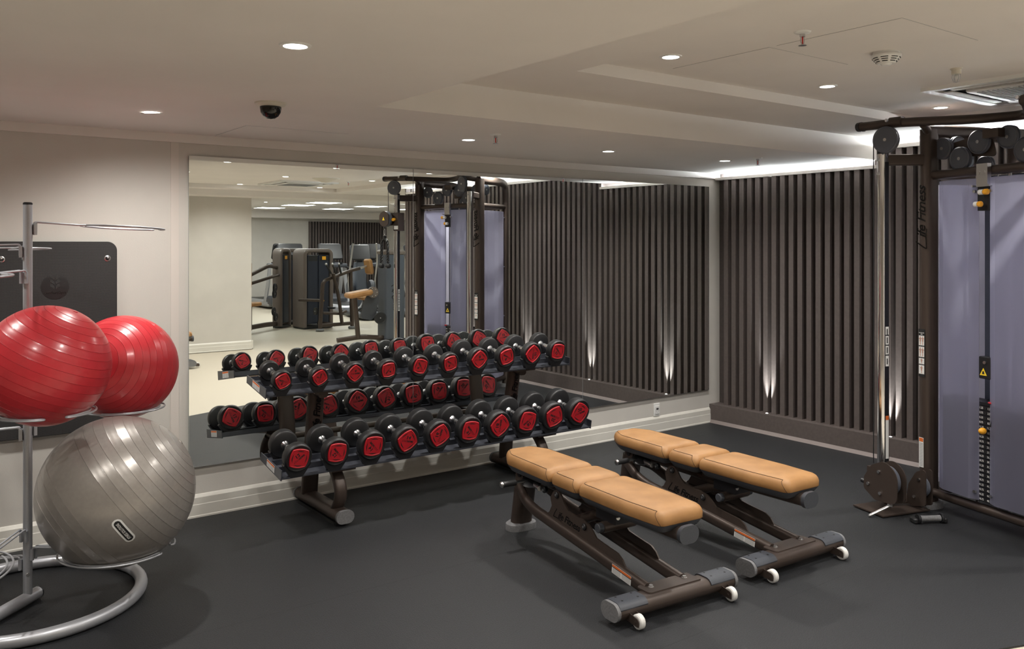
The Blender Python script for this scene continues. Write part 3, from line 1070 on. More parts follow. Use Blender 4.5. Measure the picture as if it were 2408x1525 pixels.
def make_bench(lab, grp):
    b = thing('workout_bench', lab, 'bench', group=grp)
    # rear leg and foot
    ft = MB()
    o1 = [(x, y - .02) for x, y in oval(.185, .115, 8)]
    ft.loft([[(x, y, 0) for x, y in o1], [(x, y, .022) for x, y in o1], [(x * .97, y * .97, .034) for x, y in o1], [(x * .80, y * .80, .042) for x, y in o1]])
    ft.build('rear_foot', 'gray_rubber', b)
    MB().sweep([(0, -.02, .030), (0, -.055, .20), (0, -.075, .315)], oval(.125, .085), up=(0, 1, 0)).build('rear_leg', 'bronze', b)
    MB().box((.02, -.118, .125), (.036, .002, .040), Mx((0, 0, 0), (R(-8), 0, 0))).build('label', 'label_white', b, smooth=0)
    # two rails, each curving off the leg down to the front beam
    for sg in (-1, 1):
        lat = sg * .100
        path = bez((sg * .050, -.085, .268), (lat, -.19, .262), (lat, -.20, .215), (lat, -.34, .192), 8) + [Vector((lat, -.75, .142)), Vector((lat, -1.215, .082))]
        rail = MB().sweep(path, oval(.042, .062), up=(0, 0, 1)).build('rail', 'bronze', b)
        # shaped side plate
        poly = [(.405, .190), (.455, .225), (.478, .262), (.465, .300), (.490, .336), (.515, .350), (.540, .350), (.560, .335), (.588, .298), (.622, .272), (.700, .262), (.745, .262), (.790, .250), (.822, .228), (.850, .203), (.895, .195), (1.010, .180), (1.045, .160), (1.075, .122), (1.05, .100), (.80, .130), (.60, .155)]
        # plane: x along s, y along z
        F = frame((lat - .004 if sg < 0 else lat - .004, 0, 0), (0, -1, 0), (0, 0, 1), (1, 0, 0))
        pl = MB().prism(poly[::-1], 0, .008, F).build('side_plate', 'bronze', b, smooth=0)
        for s_, z_ in ((.526, .328), (.760, .232)):
            MB().cyl((lat + sg * .003, -s_, z_), (lat + sg * .014, -s_, z_), .016, n=18, bev=.003).build('bolt_cap', 'black_plastic', pl)
            MB().cyl((lat + sg * .013, -s_, z_), (lat + sg * .0165, -s_, z_), .007, n=6).build('bolt', 'steel', pl)
        if sg < 0:
            d = Vector((0, -1, -.115)).normalized()
            nz = Vector((-1, 0, 0))
            logo(pl, frame((lat - .0045, -.605, .222), d, nz.cross(d), nz), .052)
        else:
            d = Vector((0, 1, .115)).normalized()
            nz = Vector((1, 0, 0))
            logo(pl, frame((lat + .0045, -.605, .222), d, nz.cross(d), nz), .052)
        if sg < 0:
            d = Vector((0, -1, -.129)).normalized()
            nz = Vector((-1, 0, 0))
            F2 = frame((lat - .0213, -1.06, .102), d, nz.cross(d), nz)
            w = MB().bb(-.068, .068, -.021, .021, 0, .0008, F2).build('warning_label', 'label_white', rail, smooth=0)
            MB().bb(-.066, .066, .010, .020, .0008, .0011, F2).build('label_heading', 'label_orange', rail, smooth=0)
            q = MB()
            for k in range(5):
                q.bb(-.063, -.005, -.018 + k * .0054, -.0155 + k * .0054, .0008, .0011, F2)
                q.bb(.004, .063, -.018 + k * .0054, -.0155 + k * .0054, .0008, .0011, F2)
            q.build('label_text', 'label_gray', rail, smooth=0)
    # front beam on end feet
    beam = MB().sweep([(-.335, -1.262, .060), (.335, -1.262, .060)], oval(.112, .072), up=(0, 0, 1)).build('front_beam', 'bronze', b)
    for sg in (-1, 1):
        x0, x1 = sg * .333, sg * .350
        MB().sweep([(x0, -1.262, .060), (x1, -1.262, .060)], oval(.118, .077)).build('end_cap', 'gray_rubber', beam)
        # moulded step pad on the beam
        sec = [(px, py) for px, py in oval(.117, .077, 8) if py > .010]
        top = sorted(sec, key=lambda p: p[0])
        outer = [(px * 1.01, py + .003) for px, py in top]
        inner = [(px * .99, py - .002) for px, py in top][::-1]
        pol = outer + inner
        MB().prism(pol, sg * .185, sg * .334, frame((0, -1.262, .060), (0, 1, 0), (0, 0, 1), (1, 0, 0))).build('step_pad', 'charcoal', beam)
        for dx in (.215, .30):
            for dy in (-.022, .022):
                MB().cyl((sg * dx, -1.262 + dy, .098), (sg * dx, -1.262 + dy, .1022), .005, n=10).build('plug', 'print_black', beam)
        MB().cyl((sg * .098, -1.235, .100), (sg * .098, -1.235, .110), .009, n=6).cyl((sg * .098, -1.235, .098), (sg * .098, -1.235, .103), .013, n=14).build('bolt', 'steel', beam)
        # transport wheel
        wx = sg * .268
        w = MB().lathe([(.006, -.014), (.026, -.014), (.031, -.010), (.031, .010), (.026, .014), (.006, .014)], 24, Mx((wx, -1.355, .033), (0, PI / 2, 0))).build('wheel', 'wheel', b)
        MB().lathe([(.018, .0141), (.021, .0141), (.021, .0150), (.018, .0150)], 24, Mx((wx, -1.355, .033), (0, sg * PI / 2, 0)), cap=False).build('wheel_ring', 'label_gray', w)
        fk = MB()
        for d in (-.018, .018):
            fk.prism(arc_outline([(0, -.016, .004), (.085, -.010, .006), (.085, .030, .01), (0, .016, .014)]), -.0015, .0015, frame((wx + d, -1.375, .033), (0, 1, 0), (0, 0, 1), (1, 0, 0)))
        fk.cyl((wx - .022, -1.355, .033), (wx + .022, -1.355, .033), .005, n=10)
        fk.build('wheel_fork', 'bronze', w)
    MB().prism(arc_outline([(-.15, -1.285, .02), (.15, -1.285, .0), (.15, -1.195, .0), (-.15, -1.195, .02)]), .095, .101).build('mounting_plate', 'bronze', beam)
    # under-carriage: spine, ladder, pivots
    MB().sweep([(0, -.10, .325), (0, -.60, .318), (0, -.78, .300)], oval(.055, .050)).build('seat_spine', 'bronze', b)
    sp = MB().sweep([(0, -.70, .338), (0, -1.355, .348)], oval(.100, .062)).build('back_spine', 'bronze', b)
    MB().sweep([(0, -1.352, .350), (0, -1.372, .350)], oval(.112, .078)).build('spine_cap', 'charcoal', sp)
    MB().sweep([(0, -.58, .20), (0, -.72, .262), (0, -.93, .310)], oval(.060, .050)).build('strut', 'bronze', b)
    MB().cyl((-.096, -.885, .262), (.096, -.885, .262), .026, n=18).build('pivot_tube', 'bronze', b)
    for sg in (-1, 1):
        MB().cyl((sg * .095, -.885, .262), (sg * .125, -.885, .262), .022, n=18, bev=.003).build('pivot_knob', 'charcoal', b)
    MB().sweep([(-.05, -.80, .305), (-.05, -.95, .318)], .012).build('gas_rod', 'steel', b)
    tri = MB().prism([(-.030, -.018), (.030, -.018), (0, .034)], 0, .001, frame((-.062, -.900, .312), (0, -1, -.1), (0, -.1, 1), (-1, 0, 0))).build('warning_triangle', 'yellow', b, smooth=0)
    MB().prism([(-.010, -.012), (.010, -.012), (.006, .006), (-.006, .006)], .001, .0014, frame((-.062, -.900, .312), (0, -1, -.1), (0, -.1, 1), (-1, 0, 0))).build('triangle_mark', 'print_black', tri, smooth=0)
    MB().bb(-.066, .066, -.95, -.80, .285, .355).build('ladder_box', 'black_metal', b, smooth=0)
    # rear seat bracket and pull handle
    for sg in (-1, 1):
        MB().prism(arc_outline([(.09, .285, .01), (.17, .285, .01), (.155, .362, .012), (.095, .362, .012)])[::-1], 0, .006, frame((sg * .072 - .003, 0, 0), (0, -1, 0), (0, 0, 1), (1, 0, 0))).build('seat_bracket', 'bronze', b)
        MB().cyl((sg * .074, -.128, .338), (sg * .084, -.128, .338), .014, n=16, bev=.003).build('bolt_cap', 'black_plastic', b)
        MB().cyl((sg * .060, -.37, .312), (sg * .084, -.37, .312), .017, n=16, bev=.003).build('bolt_cap', 'black_plastic', b)
        MB().cyl((sg * .083, -.37, .312), (sg * .087, -.37, .312), .007, n=6).build('bolt', 'steel', b)
    hd = MB().cyl((-.150, -.205, .322), (-.232, -.205, .322), .0155, n=18, bev=.003).build('pull_handle', 'black_rubber', b)
    MB().cyl((-.230, -.205, .322), (-.246, -.205, .322), .0165, n=18, bev=.005).build('handle_cap', 'steel', hd)
    MB().cyl((.06, -.205, .322), (-.151, -.205, .322), .008, n=12).build('handle_rod', 'steel', hd)
    MB().lathe([(.001, -.02), (.045, -.016), (.062, 0), (.045, .012), (.001, .014)], 10, Mx((-.055, -.215, .318), (R(12), R(-15), 0))).build('pull_knob_cover', 'black_plastic', b)
    MB().sweep([(-.05, -.22, .31), (-.085, -.34, .312)], .014).build('link_rod', 'steel', b)
    # pads: outlines counter-clockwise in (lateral, -s)
    Z0 = .392
    p1 = arc_outline([(.148, -.512, .026), (.138, -.10, .10), (.078, .012, .045), (-.078, .012, .045), (-.138, -.10, .10), (-.148, -.512, .026)], 6)
    p2 = arc_outline([(.148, -.748, .03), (.148, -.526, .03), (-.148, -.526, .03), (-.148, -.748, .03)], 6)
    p3 = arc_outline([(.130, -1.335, .036), (.148, -1.12, .3), (.148, -.756, .03), (-.148, -.756, .03), (-.148, -1.12, .3), (-.130, -1.335, .036)], 6)
    for nm, o, tilt in (('head_pad', p1, 0), ('middle_pad', p2, 0), ('seat_pad', p3, 0)):
        c, H = bench_pad(b, o, Z0, nm)
        ymin, ymax = min(p[1] for p in o), max(p[1] for p in o)
        for sg in (-1, 1):
            oi = shrink(o, .0185)
            side = sorted([p for p in oi if p[0] * sg > .05 and ymin + .040 < p[1] < ymax - .012], key=lambda p: -p[1])
            pts = [(x + sg * .0005, y, Z0 + H * .915) for x, y in side]
            # over the edge and down the front corner
            n = len(o)
            cand = [j for j in range(n) if o[j][0] * sg > 0 and o[j][1] < ymin + .040]
            cand.sort(key=lambda j: -o[j][1])
            half = cand[:max(2, (len(cand) + 1) // 2)]
            LV = ((.80, .0095), (.64, .0035), (.42, -.0005), (.20, -.0008), (.02, .0))
            for q_, (fz, ins) in enumerate(LV):
                j = half[min(len(half) - 1, int(q_ * len(half) / len(LV)))]
                x, y = shrink(o, ins - .0006)[j]
                pts.append((x, y, Z0 + H * fz))
            if len(pts) > 2:
                seam_line(c, pts)
    return b

GB = 'tan adjustable benches'
bench1 = make_bench('tan leather bench standing in front of the rack, nearer the exercise balls', GB)
bench1.location = (2.915, -1.25, 0)
bench1.rotation_euler = (0, 0, R(-4.6))
bench2 = copy_tree(bench1)
bench2['label'] = 'tan leather bench standing nearer the cable machine and slatted wall'
bench2.location = (3.725, -1.262, 0)
bench2.rotation_euler = (0, 0, R(-2.6))
bench3 = copy_tree(bench1)
bench3['label'] = 'tan leather bench behind the floor area, its pad end seen at the mirror edge'
bench3.location = (1.98, -6.55, 0)
bench3.rotation_euler = (0, 0, R(90))
# ================================================================ cable machine
DA = R(74.338)
dap = thing('cable_machine', 'tall dark bronze cable machine with frosted shrouds before the slatted wall', 'cable machine', (5.04, -2.861, 0), DA)
PX, CXX, CYY, BY, RX = .4425, .538, .266, -.578, .335
H0 = 2.318
def flip(p, sg):
    return (p[0] * sg, p[1], p[2])

def pulley_wheel(c, r, axis, parent, name='pulley', th=.030, m='pulley'):
    ax = Vector(axis).normalized()
    q = Vector((0, 0, 1)).rotation_difference(ax).to_matrix().to_4x4()
    M = Matrix.Translation(c) @ q
    h = th / 2
    o = MB().lathe([(.001, -h), (r * .86, -h), (r * .9, -h - .002), (r, -h * .8), (r, -h * .4), (r * .90, 0), (r, h * .4), (r, h * .8), (r * .9, h + .002), (r * .86, h), (r * .84, h - .0015), (.02, h - .0015), (.001, h)], 36, M).build(name, m, parent, smooth=30)
    for sg in (-1, 1):
        MB().lathe([(.009, sg * (h - .002)), (.010, sg * (h + .003)), (.005, sg * (h + .003)), (.0045, sg * (h + .001)), (.0005, sg * (h + .001))], 12, M).build('bolt', 'steel', o)
    return o

for sg in (1, -1):
    # foot pads, posts, arched beams to the rear legs
    for (fx, fy, w, l) in ((PX, 0, .13, .17), (RX, BY, .12, .15)):
        o1 = [(x + sg * fx, y + fy) for x, y in oval(w, l, 8)]
        o2 = [(sg * fx + (x - sg * fx) * .93, fy + (y - fy) * .93) for x, y in o1]
        MB().loft([[(x, y, 0) for x, y in o1], [(x, y, .028) for x, y in o1], [(x, y, .038) for x, y in o2]]).build('foot', 'gray_rubber', dap)
    p = MB().sweep([(sg * PX, 0, .035), (sg * PX, 0, 2.300)], oval(.078, .115), up=(0, 1, 0)).build('post', 'bronze', dap)
    arch = fillet([(sg * PX, .02, H0 - .03), (sg * (PX - .03), -.40, H0 - .03), (sg * RX, BY, H0 - .05), (sg * RX, BY, 1.95), (sg * RX, BY, .035)], .18, 8)
    MB().sweep(arch, oval(.070, .086), up=(0, 0, 1)).build('arch_leg', 'bronze', dap)
    # outrigger arm to the guide column
    MB().sweep([(sg * PX, .03, 2.115), (sg * CXX, CYY - .02, 2.115)], rrect(.050, .068, .012), up=(0, 0, 1)).build('outrigger', 'bronze', dap)
    MB().sweep([(sg * PX, .03, .055), (sg * CXX, CYY, .045)], rrect(.050, .05, .012), up=(0, 0, 1)).build('outrigger', 'bronze', dap)
    col = MB().sweep([(sg * CXX, CYY, .05), (sg * CXX, CYY, 2.150)], oval(.056, .072), up=(0, 1, 0)).build('guide_column', 'chrome', dap)
    MB().sweep([(sg * CXX, CYY, 2.150), (sg * CXX, CYY, 2.166)], oval(.058, .074), up=(0, 1, 0)).build('column_cap', 'black_plastic', col)
    # black drilled strip on the machine side of the column
    sx = sg * (CXX - .0285)
    st_ = MB().bb(sx - sg * .003, sx, CYY - .013, CYY + .013, .12, 2.10).build('index_strip', 'black_metal', col, smooth=0)
    hl = MB()
    for k in range(20):
        z = .22 + k * .094
        hl.cyl((sx - sg * .003, CYY, z), (sx - sg * .0038, CYY, z), .0075, n=10)
    hl.build('index_hole', 'print_black', st_, smooth=0)
    MB().bb(sx - sg * .0042, sx - sg * .003, CYY - .012, CYY + .012, .86, 1.10).build('exercise_chart', 'label_white', st_, smooth=0)
    q = MB()
    for z0, z1 in ((1.045, 1.052), (.985, .992), (.925, .932)):
        q.bb(sx - sg * .0046, sx - sg * .003, CYY - .012, CYY + .012, z0, z1)
    for zz in (1.07, 1.018, .958, .89):
        q.bb(sx - sg * .0046, sx - sg * .003, CYY - .004, CYY + .004, zz - .018, zz + .018)
    q.build('chart_figure', 'print_black', st_, smooth=0)
    MB().bb(sx - sg * .0042, sx - sg * .003, CYY - .011, CYY + .011, .30, .56).build('warning_label', 'label_white', st_, smooth=0)
    MB().bb(sx - sg * .0046, sx - sg * .003, CYY - .011, CYY + .011, .535, .56).build('label_heading', 'label_orange', st_, smooth=0)
    for z in (2.115, 2.03):
        MB().cyl((sg * CXX, CYY + .034, z), (sg * CXX, CYY + .044, z), .009, n=14).build('bolt', 'steel', col)
    # head pulley hanging from the top bar, and the cable running down the column
    pulley_wheel((.470 if sg > 0 else -.535, .310, 2.228), .080, (-.3 * sg, 1, 0), dap)
    zl = .27 if sg > 0 else 1.86
    MB().cyl((.546 if sg > 0 else -.605, .333, 2.228), (.546 if sg > 0 else -.605, .333, zl), .0032, n=8).build('cable', 'black_plastic', dap)
    # rear frame tubes
    for z in (2.02, .10):
        MB().sweep([(sg * PX, 0, z), (sg * RX, BY, z)], .026).build('side_rail', 'bronze', dap)
    # side shroud
    a, b2 = Vector((sg * (PX + .005), -.055, 0)), Vector((sg * (RX + .015), BY + .05, 0))
    d = (b2 - a)
    nn = Vector((sg, 0, 0))
    prof = [a, a + d * .12 + nn * .022, a + d * .40 + nn * .040, a + d * .60 + nn * .040, a + d * .88 + nn * .022, b2]
    rings = [[tuple(p + Vector((0, 0, z))) for p in prof] + [tuple(p - nn * .003 + Vector((0, 0, z))) for p in prof[::-1]] for z in (.14, 1.965)]
    sh = MB().loft(rings).build('side_shroud', 'shroud', dap, smooth=0)
    for z in (.25, .8, 1.35, 1.9):
        for q in (prof[0], prof[-1]):
            MB().cyl(tuple(q + Vector((0, 0, z)) + nn * .004), tuple(q + Vector((0, 0, z)) + nn * .014), .007, n=10).build('bolt', 'steel', sh)
    # front shroud: one bent sheet each side of the slot
    prof = [(sg * .338 , .030), (sg * .292, .052), (.108, .060), (.058, .038)] if sg > 0 else [(-.338, .030), (-.292, .052), (-.064, .060), (-.014, .038)]
    rings = [[(x, y, z) for x, y in prof] + [(x, y - .003, z) for x, y in prof[::-1]] for z in (.150, 1.975)]
    fs = MB().loft(rings).build('front_shroud', 'shroud', dap, smooth=0)
    for z in (.195, 1.90):
        MB().cyl((.022 + sg * .052, .046, z), (.022 + sg * .052, .058, z), .009, n=12).build('bolt', 'steel', fs)
    # lettering and placards on the posts
    nz = Vector((0, 1, 0))
    logo(p, frame((sg * PX, .0582, 1.76), (0, 0, 1), nz.cross(Vector((0, 0, 1))), nz) @ Matrix.Translation((0, 0, .0004)), .088)
    P = frame((sg * PX, .0580, 0), (-1, 0, 0), (0, 0, 1), (0, 1, 0))
    pl = MB().bb(-.024, .024, .795, 1.085, 0, .0012, P).build('exercise_placard', 'print_black', p, smooth=0)
    for z0, z1 in ((.985, 1.045), (.915, .978), (.872, .908), (.812, .866)):
        MB().bb(-.020, .020, z0, z1, .0012, .0016, P).build('placard_picture', 'label_white', pl, smooth=0)
        q = MB()
        for dx in ((-.009, .009) if z0 > .91 else (0,)):
            hgt = z1 - z0
            q.bb(dx - .0022, dx + .0022, z0 + .004, z0 + hgt * .52, .0016, .0019, P)
            q.bb(dx - .0045, dx + .0045, z0 + hgt * .40, z0 + hgt * .80, .0016, .0019, P)
            q.bb(dx - .011, dx + .011, z0 + hgt * .66, z0 + hgt * .72, .0016, .0019, P)
            q.bb(dx - .002, dx + .002, z0 + hgt * .80, z0 + hgt * .94, .0016, .0019, P)
        q.build('placard_figure', 'skin', pl, smooth=0)
    text_part('lettering', 'Dual Adjustable', .0085, P @ Matrix.Translation((0, 1.062, .0014)), 'print_white', pl, sx=.72)
    text_part('lettering', 'Pulley', .0085, P @ Matrix.Translation((0, 1.053, .0014)), 'print_white', pl, sx=.72)
    wl = MB().bb(-.020, .014, .245, .425, 0, .0012, P).build('warning_label', 'label_white', p, smooth=0)
    MB().bb(-.018, .012, .400, .422, .0012, .0016, P).build('label_heading', 'label_orange', wl, smooth=0)
    q = MB()
    for k in range(16):
        q.bb(-.016, .010, .252 + k * .009, .2565 + k * .009, .0012, .0016, P)
    q.build('label_text', 'label_gray', wl, smooth=0)

# long top bar with end caps
tb = MB().sweep(fillet([(.67, .305, H0 + .014), (.42, .258, H0 + .010), (.12, -.02, H0 + .004), (-.13, -.14, H0 + .002), (-.42, .258, H0 + .010), (-.67, .305, H0 + .014)], .12, 6), oval(.070, .052), up=(0, 0, 1)).build('top_bar', 'bronze', dap)
for sg in (1, -1):
    MB().sweep([(sg * .668, .302, H0 + .014), (sg * .695, .302, H0 + .014)], oval(.074, .058)).build('bar_cap', 'black_plastic', tb)
    MB().sweep([(sg * .47, .270, H0 + .014), (sg * .40, .250, H0 + .014)], oval(.080, .062)).build('bar_clamp', 'bronze', tb)
    MB().sweep([(sg * .33, .165, H0 - .005), (sg * (PX - .01), .02, H0 - .03)], oval(.045, .05)).build('bar_stay', 'bronze', tb)
    MB().cyl((sg * .43, CYY + .075, H0 + .02), (sg * .43, CYY + .084, H0 + .02), .010, n=12).build('bolt', 'steel', tb)
# front rails
for z, r in ((2.02, .027), (.095, .027)):
    MB().sweep([(PX, 0, z), (-PX, 0, z)], r).build('front_rail', 'bronze', dap)
MB().sweep([(RX, BY, .10), (-RX, BY, .10)], .026).build('rear_rail', 'bronze', dap)
MB().sweep([(RX, BY, 2.02), (-RX, BY, 2.02)], .026).build('rear_rail', 'bronze', dap)
MB().bb(-.05, .05, BY + .02, .02, 2.20, 2.25).build('pulley_carrier', 'bronze', dap, smooth=0)
for c, r in (((.368, -.035, 2.178), .066), ((.240, -.030, 2.105), .070), ((.121, -.040, 2.192), .070), ((.130, -.10, 2.060), .055)):
    pulley_wheel(c, r, (0, 1, 0), dap)
for c, r in (((-.345, -.035, 2.185), .062), ((-.185, -.030, 2.115), .070), ((-.065, -.045, 2.200), .066)):
    pulley_wheel(c, r, (0, 1, 0), dap)
for y, z, r in ((-.10, 2.19, .060), (-.16, 2.11, .062), (-.24, 2.20, .060)):
    pulley_wheel((.325, y, z), r, (1, 0, 0), dap)
MB().prism(arc_outline([(.02, 2.10, .02), (.36, 2.13, .02), (.36, 2.20, .02), (.06, 2.25, .02)]), -.062, -.056, frame((0, 0, 0), (1, 0, 0), (0, 0, 1), (0, 1, 0))).build('pulley_plate', 'bronze', dap, smooth=0)

_before = set(o.name for o in dap.children)
# weight stack behind the slot
for k in range(20):
    z = .145 + k * .0272
    w = MB().bb(-.315, .290, -.075, .030, z, z + .0255).build('weight_plate', 'black_metal', dap, smooth=0)
    hl = MB().cyl((0, .030, z + .0127), (0, .0308, z + .0127), .0068, n=10).build('pin_hole', 'print_black', w, smooth=0)
    F = frame((0, .0305, z + .0127), (-1, 0, 0), (0, 0, 1), (0, 1, 0))
    v = 48.75 - 2.5 * k
    text_part('lettering', ('%.2f' % v), .0165, F @ Matrix.Translation((.026, 0, 0)), 'print_white', w, bold=.012, sx=.85, ext=.0002)
    text_part('lettering', ('%.2f' % (v * 1.0)), .0165, F @ Matrix.Translation((-.026, 0, 0)), 'print_white', w, bold=.012, sx=.85, ext=.0002)
MB().bb(-.315, .290, -.075, .030, .690, .708).build('top_plate', 'black_metal', dap, smooth=0)
for x in (-.105, .105, -.030):
    MB().cyl((x, -.032, .10), (x, -.032, 2.02), .0095 if abs(x) > .05 else .004, n=14).build('guide_rod', 'steel', dap)
MB().bb(-.16, .16, -.16, -.155, .14, 2.0).build('back_panel', 'graypanel', dap, smooth=0)
cp = MB().rbox((-.005, .020, .905), (.076, .050, .125), .008).build('carriage', 'black_plastic', dap)
MB().cyl((-.008, .046, .935), (-.008, .050, .935), .009, n=12).build('bolt', 'steel', cp)
t3 = MB().prism([(-.023, -.016), (.023, -.016), (0, .026)], 0, .001, frame((0, .0455, .878), (-1, 0, 0), (0, 0, 1), (0, 1, 0))).build('warning_triangle', 'yellow', cp, smooth=0)
MB().prism([(-.008, -.009), (.008, -.009), (.004, .008), (-.004, .008)], .001, .0014, frame((0, .0455, .878), (-1, 0, 0), (0, 0, 1), (0, 1, 0))).build('triangle_mark', 'print_black', t3, smooth=0)
MB().sphere((-.04, .034, .712), .012, 12, 8, sq=(1.6, 1, .6)).build('bumper', 'red', dap)
pn = MB().cyl((-.010, .012, .553), (-.018, .062, .556), .010, n=14).build('selector_pin', 'black_plastic', dap)
MB().sphere((-.022, .078, .556), .0185, 14, 10, sq=(1, 1.35, 1)).build('pin_knob', 'orange', pn)
MB().sweep([(-.045, .03, .70), (-.048, .035, .64), (-.044, .045, .58)], .003).build('pin_lanyard', 'black_plastic', pn)
MB().bb(-.036, .036, .028, .058, 1.925, 2.055).build('top_bracket', 'steel', dap, smooth=0)
for x in (-.016, .018):
    MB().cyl((x, .058, 2.005), (x, .063, 2.005), .009, n=12).build('bolt', 'steel', dap)
for x in (-.055, .050):
    MB().cyl((x, .03, 1.93), (x, .075, 1.93), .006, n=10).build('bolt', 'steel', dap)
kb = MB().bb(-.038, .038, .0, .045, 1.79, 1.925).build('pin_holder', 'black_plastic', dap, smooth=0)
for x0, x1, z in ((.0, -.062, 1.893), (.030, -.020, 1.826)):
    MB().cyl((x0, .075, z), ((x0 + x1) / 2, .078, z), .015, n=14).build('pin_collar', 'label_white', kb)
    MB().cyl(((x0 + x1) / 2, .078, z), (x1, .082, z), .0165, n=14, bev=.006).build('pin_knob', 'orange', kb)

for _o in dap.children:
    if _o.name not in _before:
        _o.location.x += .022

# carriage low on the near column: two cheek plates round a pulley
F = lambda y: frame((0, y, 0), (1, 0, 0), (0, 0, 1), (0, 1, 0))
out1 = arc_outline([(.300, .085, .05), (.470, .075, .03), (.560, .125, .03), (.555, .195, .04), (.500, .275, .06), (.395, .325, .08), (.295, .270, .10)], 8)
for y in (.325, .392):
    c = MB().prism(out1, y, y + .006, F(0)).build('cheek_plate', 'bronze', dap, smooth=30)
    for bx_, bz_ in ((.435, .250), (.425, .125), (.520, .16)):
        MB().cyl((bx_, y + .006 if y > .35 else y, bz_), (bx_, y + (.014 if y > .35 else -.008), bz_), .010, n=12).build('bolt', 'steel', c)
pulley_wheel((.400, .362, .205), .085, (0, 1, 0), dap)
MB().bb(.47, .605, CYY - .045, .328, .10, .24).build('column_slider', 'bronze', dap, smooth=0)
MB().cyl((.555, .362, .150), (.610, .365, .155), .014, n=12, bev=.003).build('cable_stop', 'black_plastic', dap)
out2 = arc_outline([(.325, .05, .02), (.42, .025, .03), (.475, .035, .02), (.455, .15, .05), (.40, .235, .07), (.325, .270, .02)], 8)
for y in (.095, .145):
    c = MB().prism(out2, y, y + .006, F(0)).build('cheek_plate', 'bronze', dap, smooth=30)
    for bx_, bz_ in ((.375, .195), (.41, .085)):
        MB().cyl((bx_, y + .006, bz_), (bx_, y + .013, bz_), .009, n=12).build('bolt', 'steel', c)
pulley_wheel((.385, .123, .15), .060, (0, 1, 0), dap)
MB().bb(.36, .60, .08, .44, .006, .014).build('base_plate', 'bronze', dap, smooth=0)
MB().cyl((.375, .368, .105), (.365, .385, .060), .015, n=12).build('cable_ball', 'gray_rubber', dap)
hk = fillet([(.362, .388, .066), (.372, .42, .050), (.405, .500, .008), (.420, .490, .008), (.392, .42, .045), (.370, .39, .066)], .01, 3)
MB().sweep(hk, .0045).build('snap_hook', 'steel', dap)

# carriage high on the far column
sl = MB().bb(-.605, -.47, CYY - .045, CYY + .050, 1.81, 1.95).build('column_slider', 'bronze', dap, smooth=0)
out3 = arc_outline([(-.69, 1.83, .06), (-.62, 1.79, .05), (-.545, 1.82, .04), (-.545, 1.93, .05), (-.61, 1.975, .05), (-.69, 1.94, .06)], 8)
for y in (.330, .385):
    MB().prism(out3, y, y + .006, F(0)).build('cheek_plate', 'bronze', dap, smooth=30)
pulley_wheel((-.615, .360, 1.882), .088, (0, 1, 0), dap)
MB().cyl((-.525, CYY + .045, 1.875), (-.505, CYY + .095, 1.872), .018, n=14, bev=.005).build('pin_knob', 'orange', dap)
MB().bb(-.53, -.47, CYY + .050, CYY + .052, 1.765, 1.805).build('warning_label', 'label_white', dap, smooth=0)
MB().bb(-.54, -.46, CYY - .04, CYY + .050, 1.75, 1.81).build('slider_stop', 'bronze', dap, smooth=0)
t4 = MB().prism([(-.020, -.014), (.020, -.014), (0, .024)], 0, .001, frame((-.62, .3925, 1.88), (-1, 0, 0), (0, 0, 1), (0, 1, 0))).build('warning_triangle', 'yellow', dap, smooth=0)
MB().cyl((-.634, .360, 1.80), (-.634, .360, 1.775), .013, n=12).build('cable_ball', 'gray_rubber', dap)

# triceps rope hanging from the high carriage
Wd = Matrix.Translation((5.04, -2.861, 0)) @ Matrix.Rotation(DA, 4, 'Z')
rp = thing('triceps_rope', 'black braided rope with two rubber ends hanging from the cable machine', 'rope', Wd @ Vector((-.634, .360, 0)), DA)
MB().sweep([(0, 0, 1.775), (.011, 0, 1.755), (.009, 0, 1.71), (0, 0, 1.695), (-.009, 0, 1.71), (-.011, 0, 1.755)], .0035, closed=True).build('snap_hook', 'steel', rp)
MB().cyl((0, 0, 1.70), (0, 0, 1.655), .019, n=14, bev=.004).build('rope_collar', 'black_plastic', rp)
for sg in (-1, 1):
    path = fillet([(sg * .006, 0, 1.665), (sg * .038, 0, 1.635), (sg * .048, 0, 1.56), (sg * .054, 0, 1.39)], .05, 6)
    pts = [Vector(p) for p in path]
    dense = []
    for i in range(len(pts) - 1):
        m = max(1, int((pts[i + 1] - pts[i]).length / .006))
        for k in range(m):
            dense.append(pts[i].lerp(pts[i + 1], k / m))
    rb = MB()
    for ph in (0, 2 * PI / 3, 4 * PI / 3):
        rb.sweep([p + Vector((.008 * math.cos(i * .42 + ph), .008 * math.sin(i * .42 + ph), 0)) for i, p in enumerate(dense)], [(.010 * math.cos(k * PI / 3), .010 * math.sin(k * PI / 3)) for k in range(6)])
    rb.build('rope', 'black_rubber', rp)
    MB().lathe([(.001, 1.335), (.022, 1.335), (.032, 1.345), (.034, 1.362), (.024, 1.385), (.001, 1.388)], 18, Matrix.Translation((sg * .054, 0, 0))).build('rope_end', 'black_rubber', rp)

# loose handle on the floor
hdl = thing('stirrup_grip', 'black stirrup handle with grey foam grip lying on the floor', 'grip', (4.853, -2.600, 0), math.atan2(-.094, .152))
MB().lathe([(.012, -.062), (.018, -.060), (.0165, -.03), (.0165, .03), (.018, .060), (.012, .062)], 20, Mx((0, 0, .027), (0, PI / 2, 0))).build('grip', 'gray_rubber', hdl)
for sg in (-1, 1):
    MB().lathe([(.008, -.006), (.026, -.006), (.027, 0), (.026, .006), (.008, .006)], 20, Mx((sg * .069, 0, .027), (0, PI / 2, 0))).build('end_flange', 'black_plastic', hdl)
    MB().rbox((sg * .088, .012, .016), (.026, .060, .028), .010).build('strap_loop', 'black_rubber', hdl)
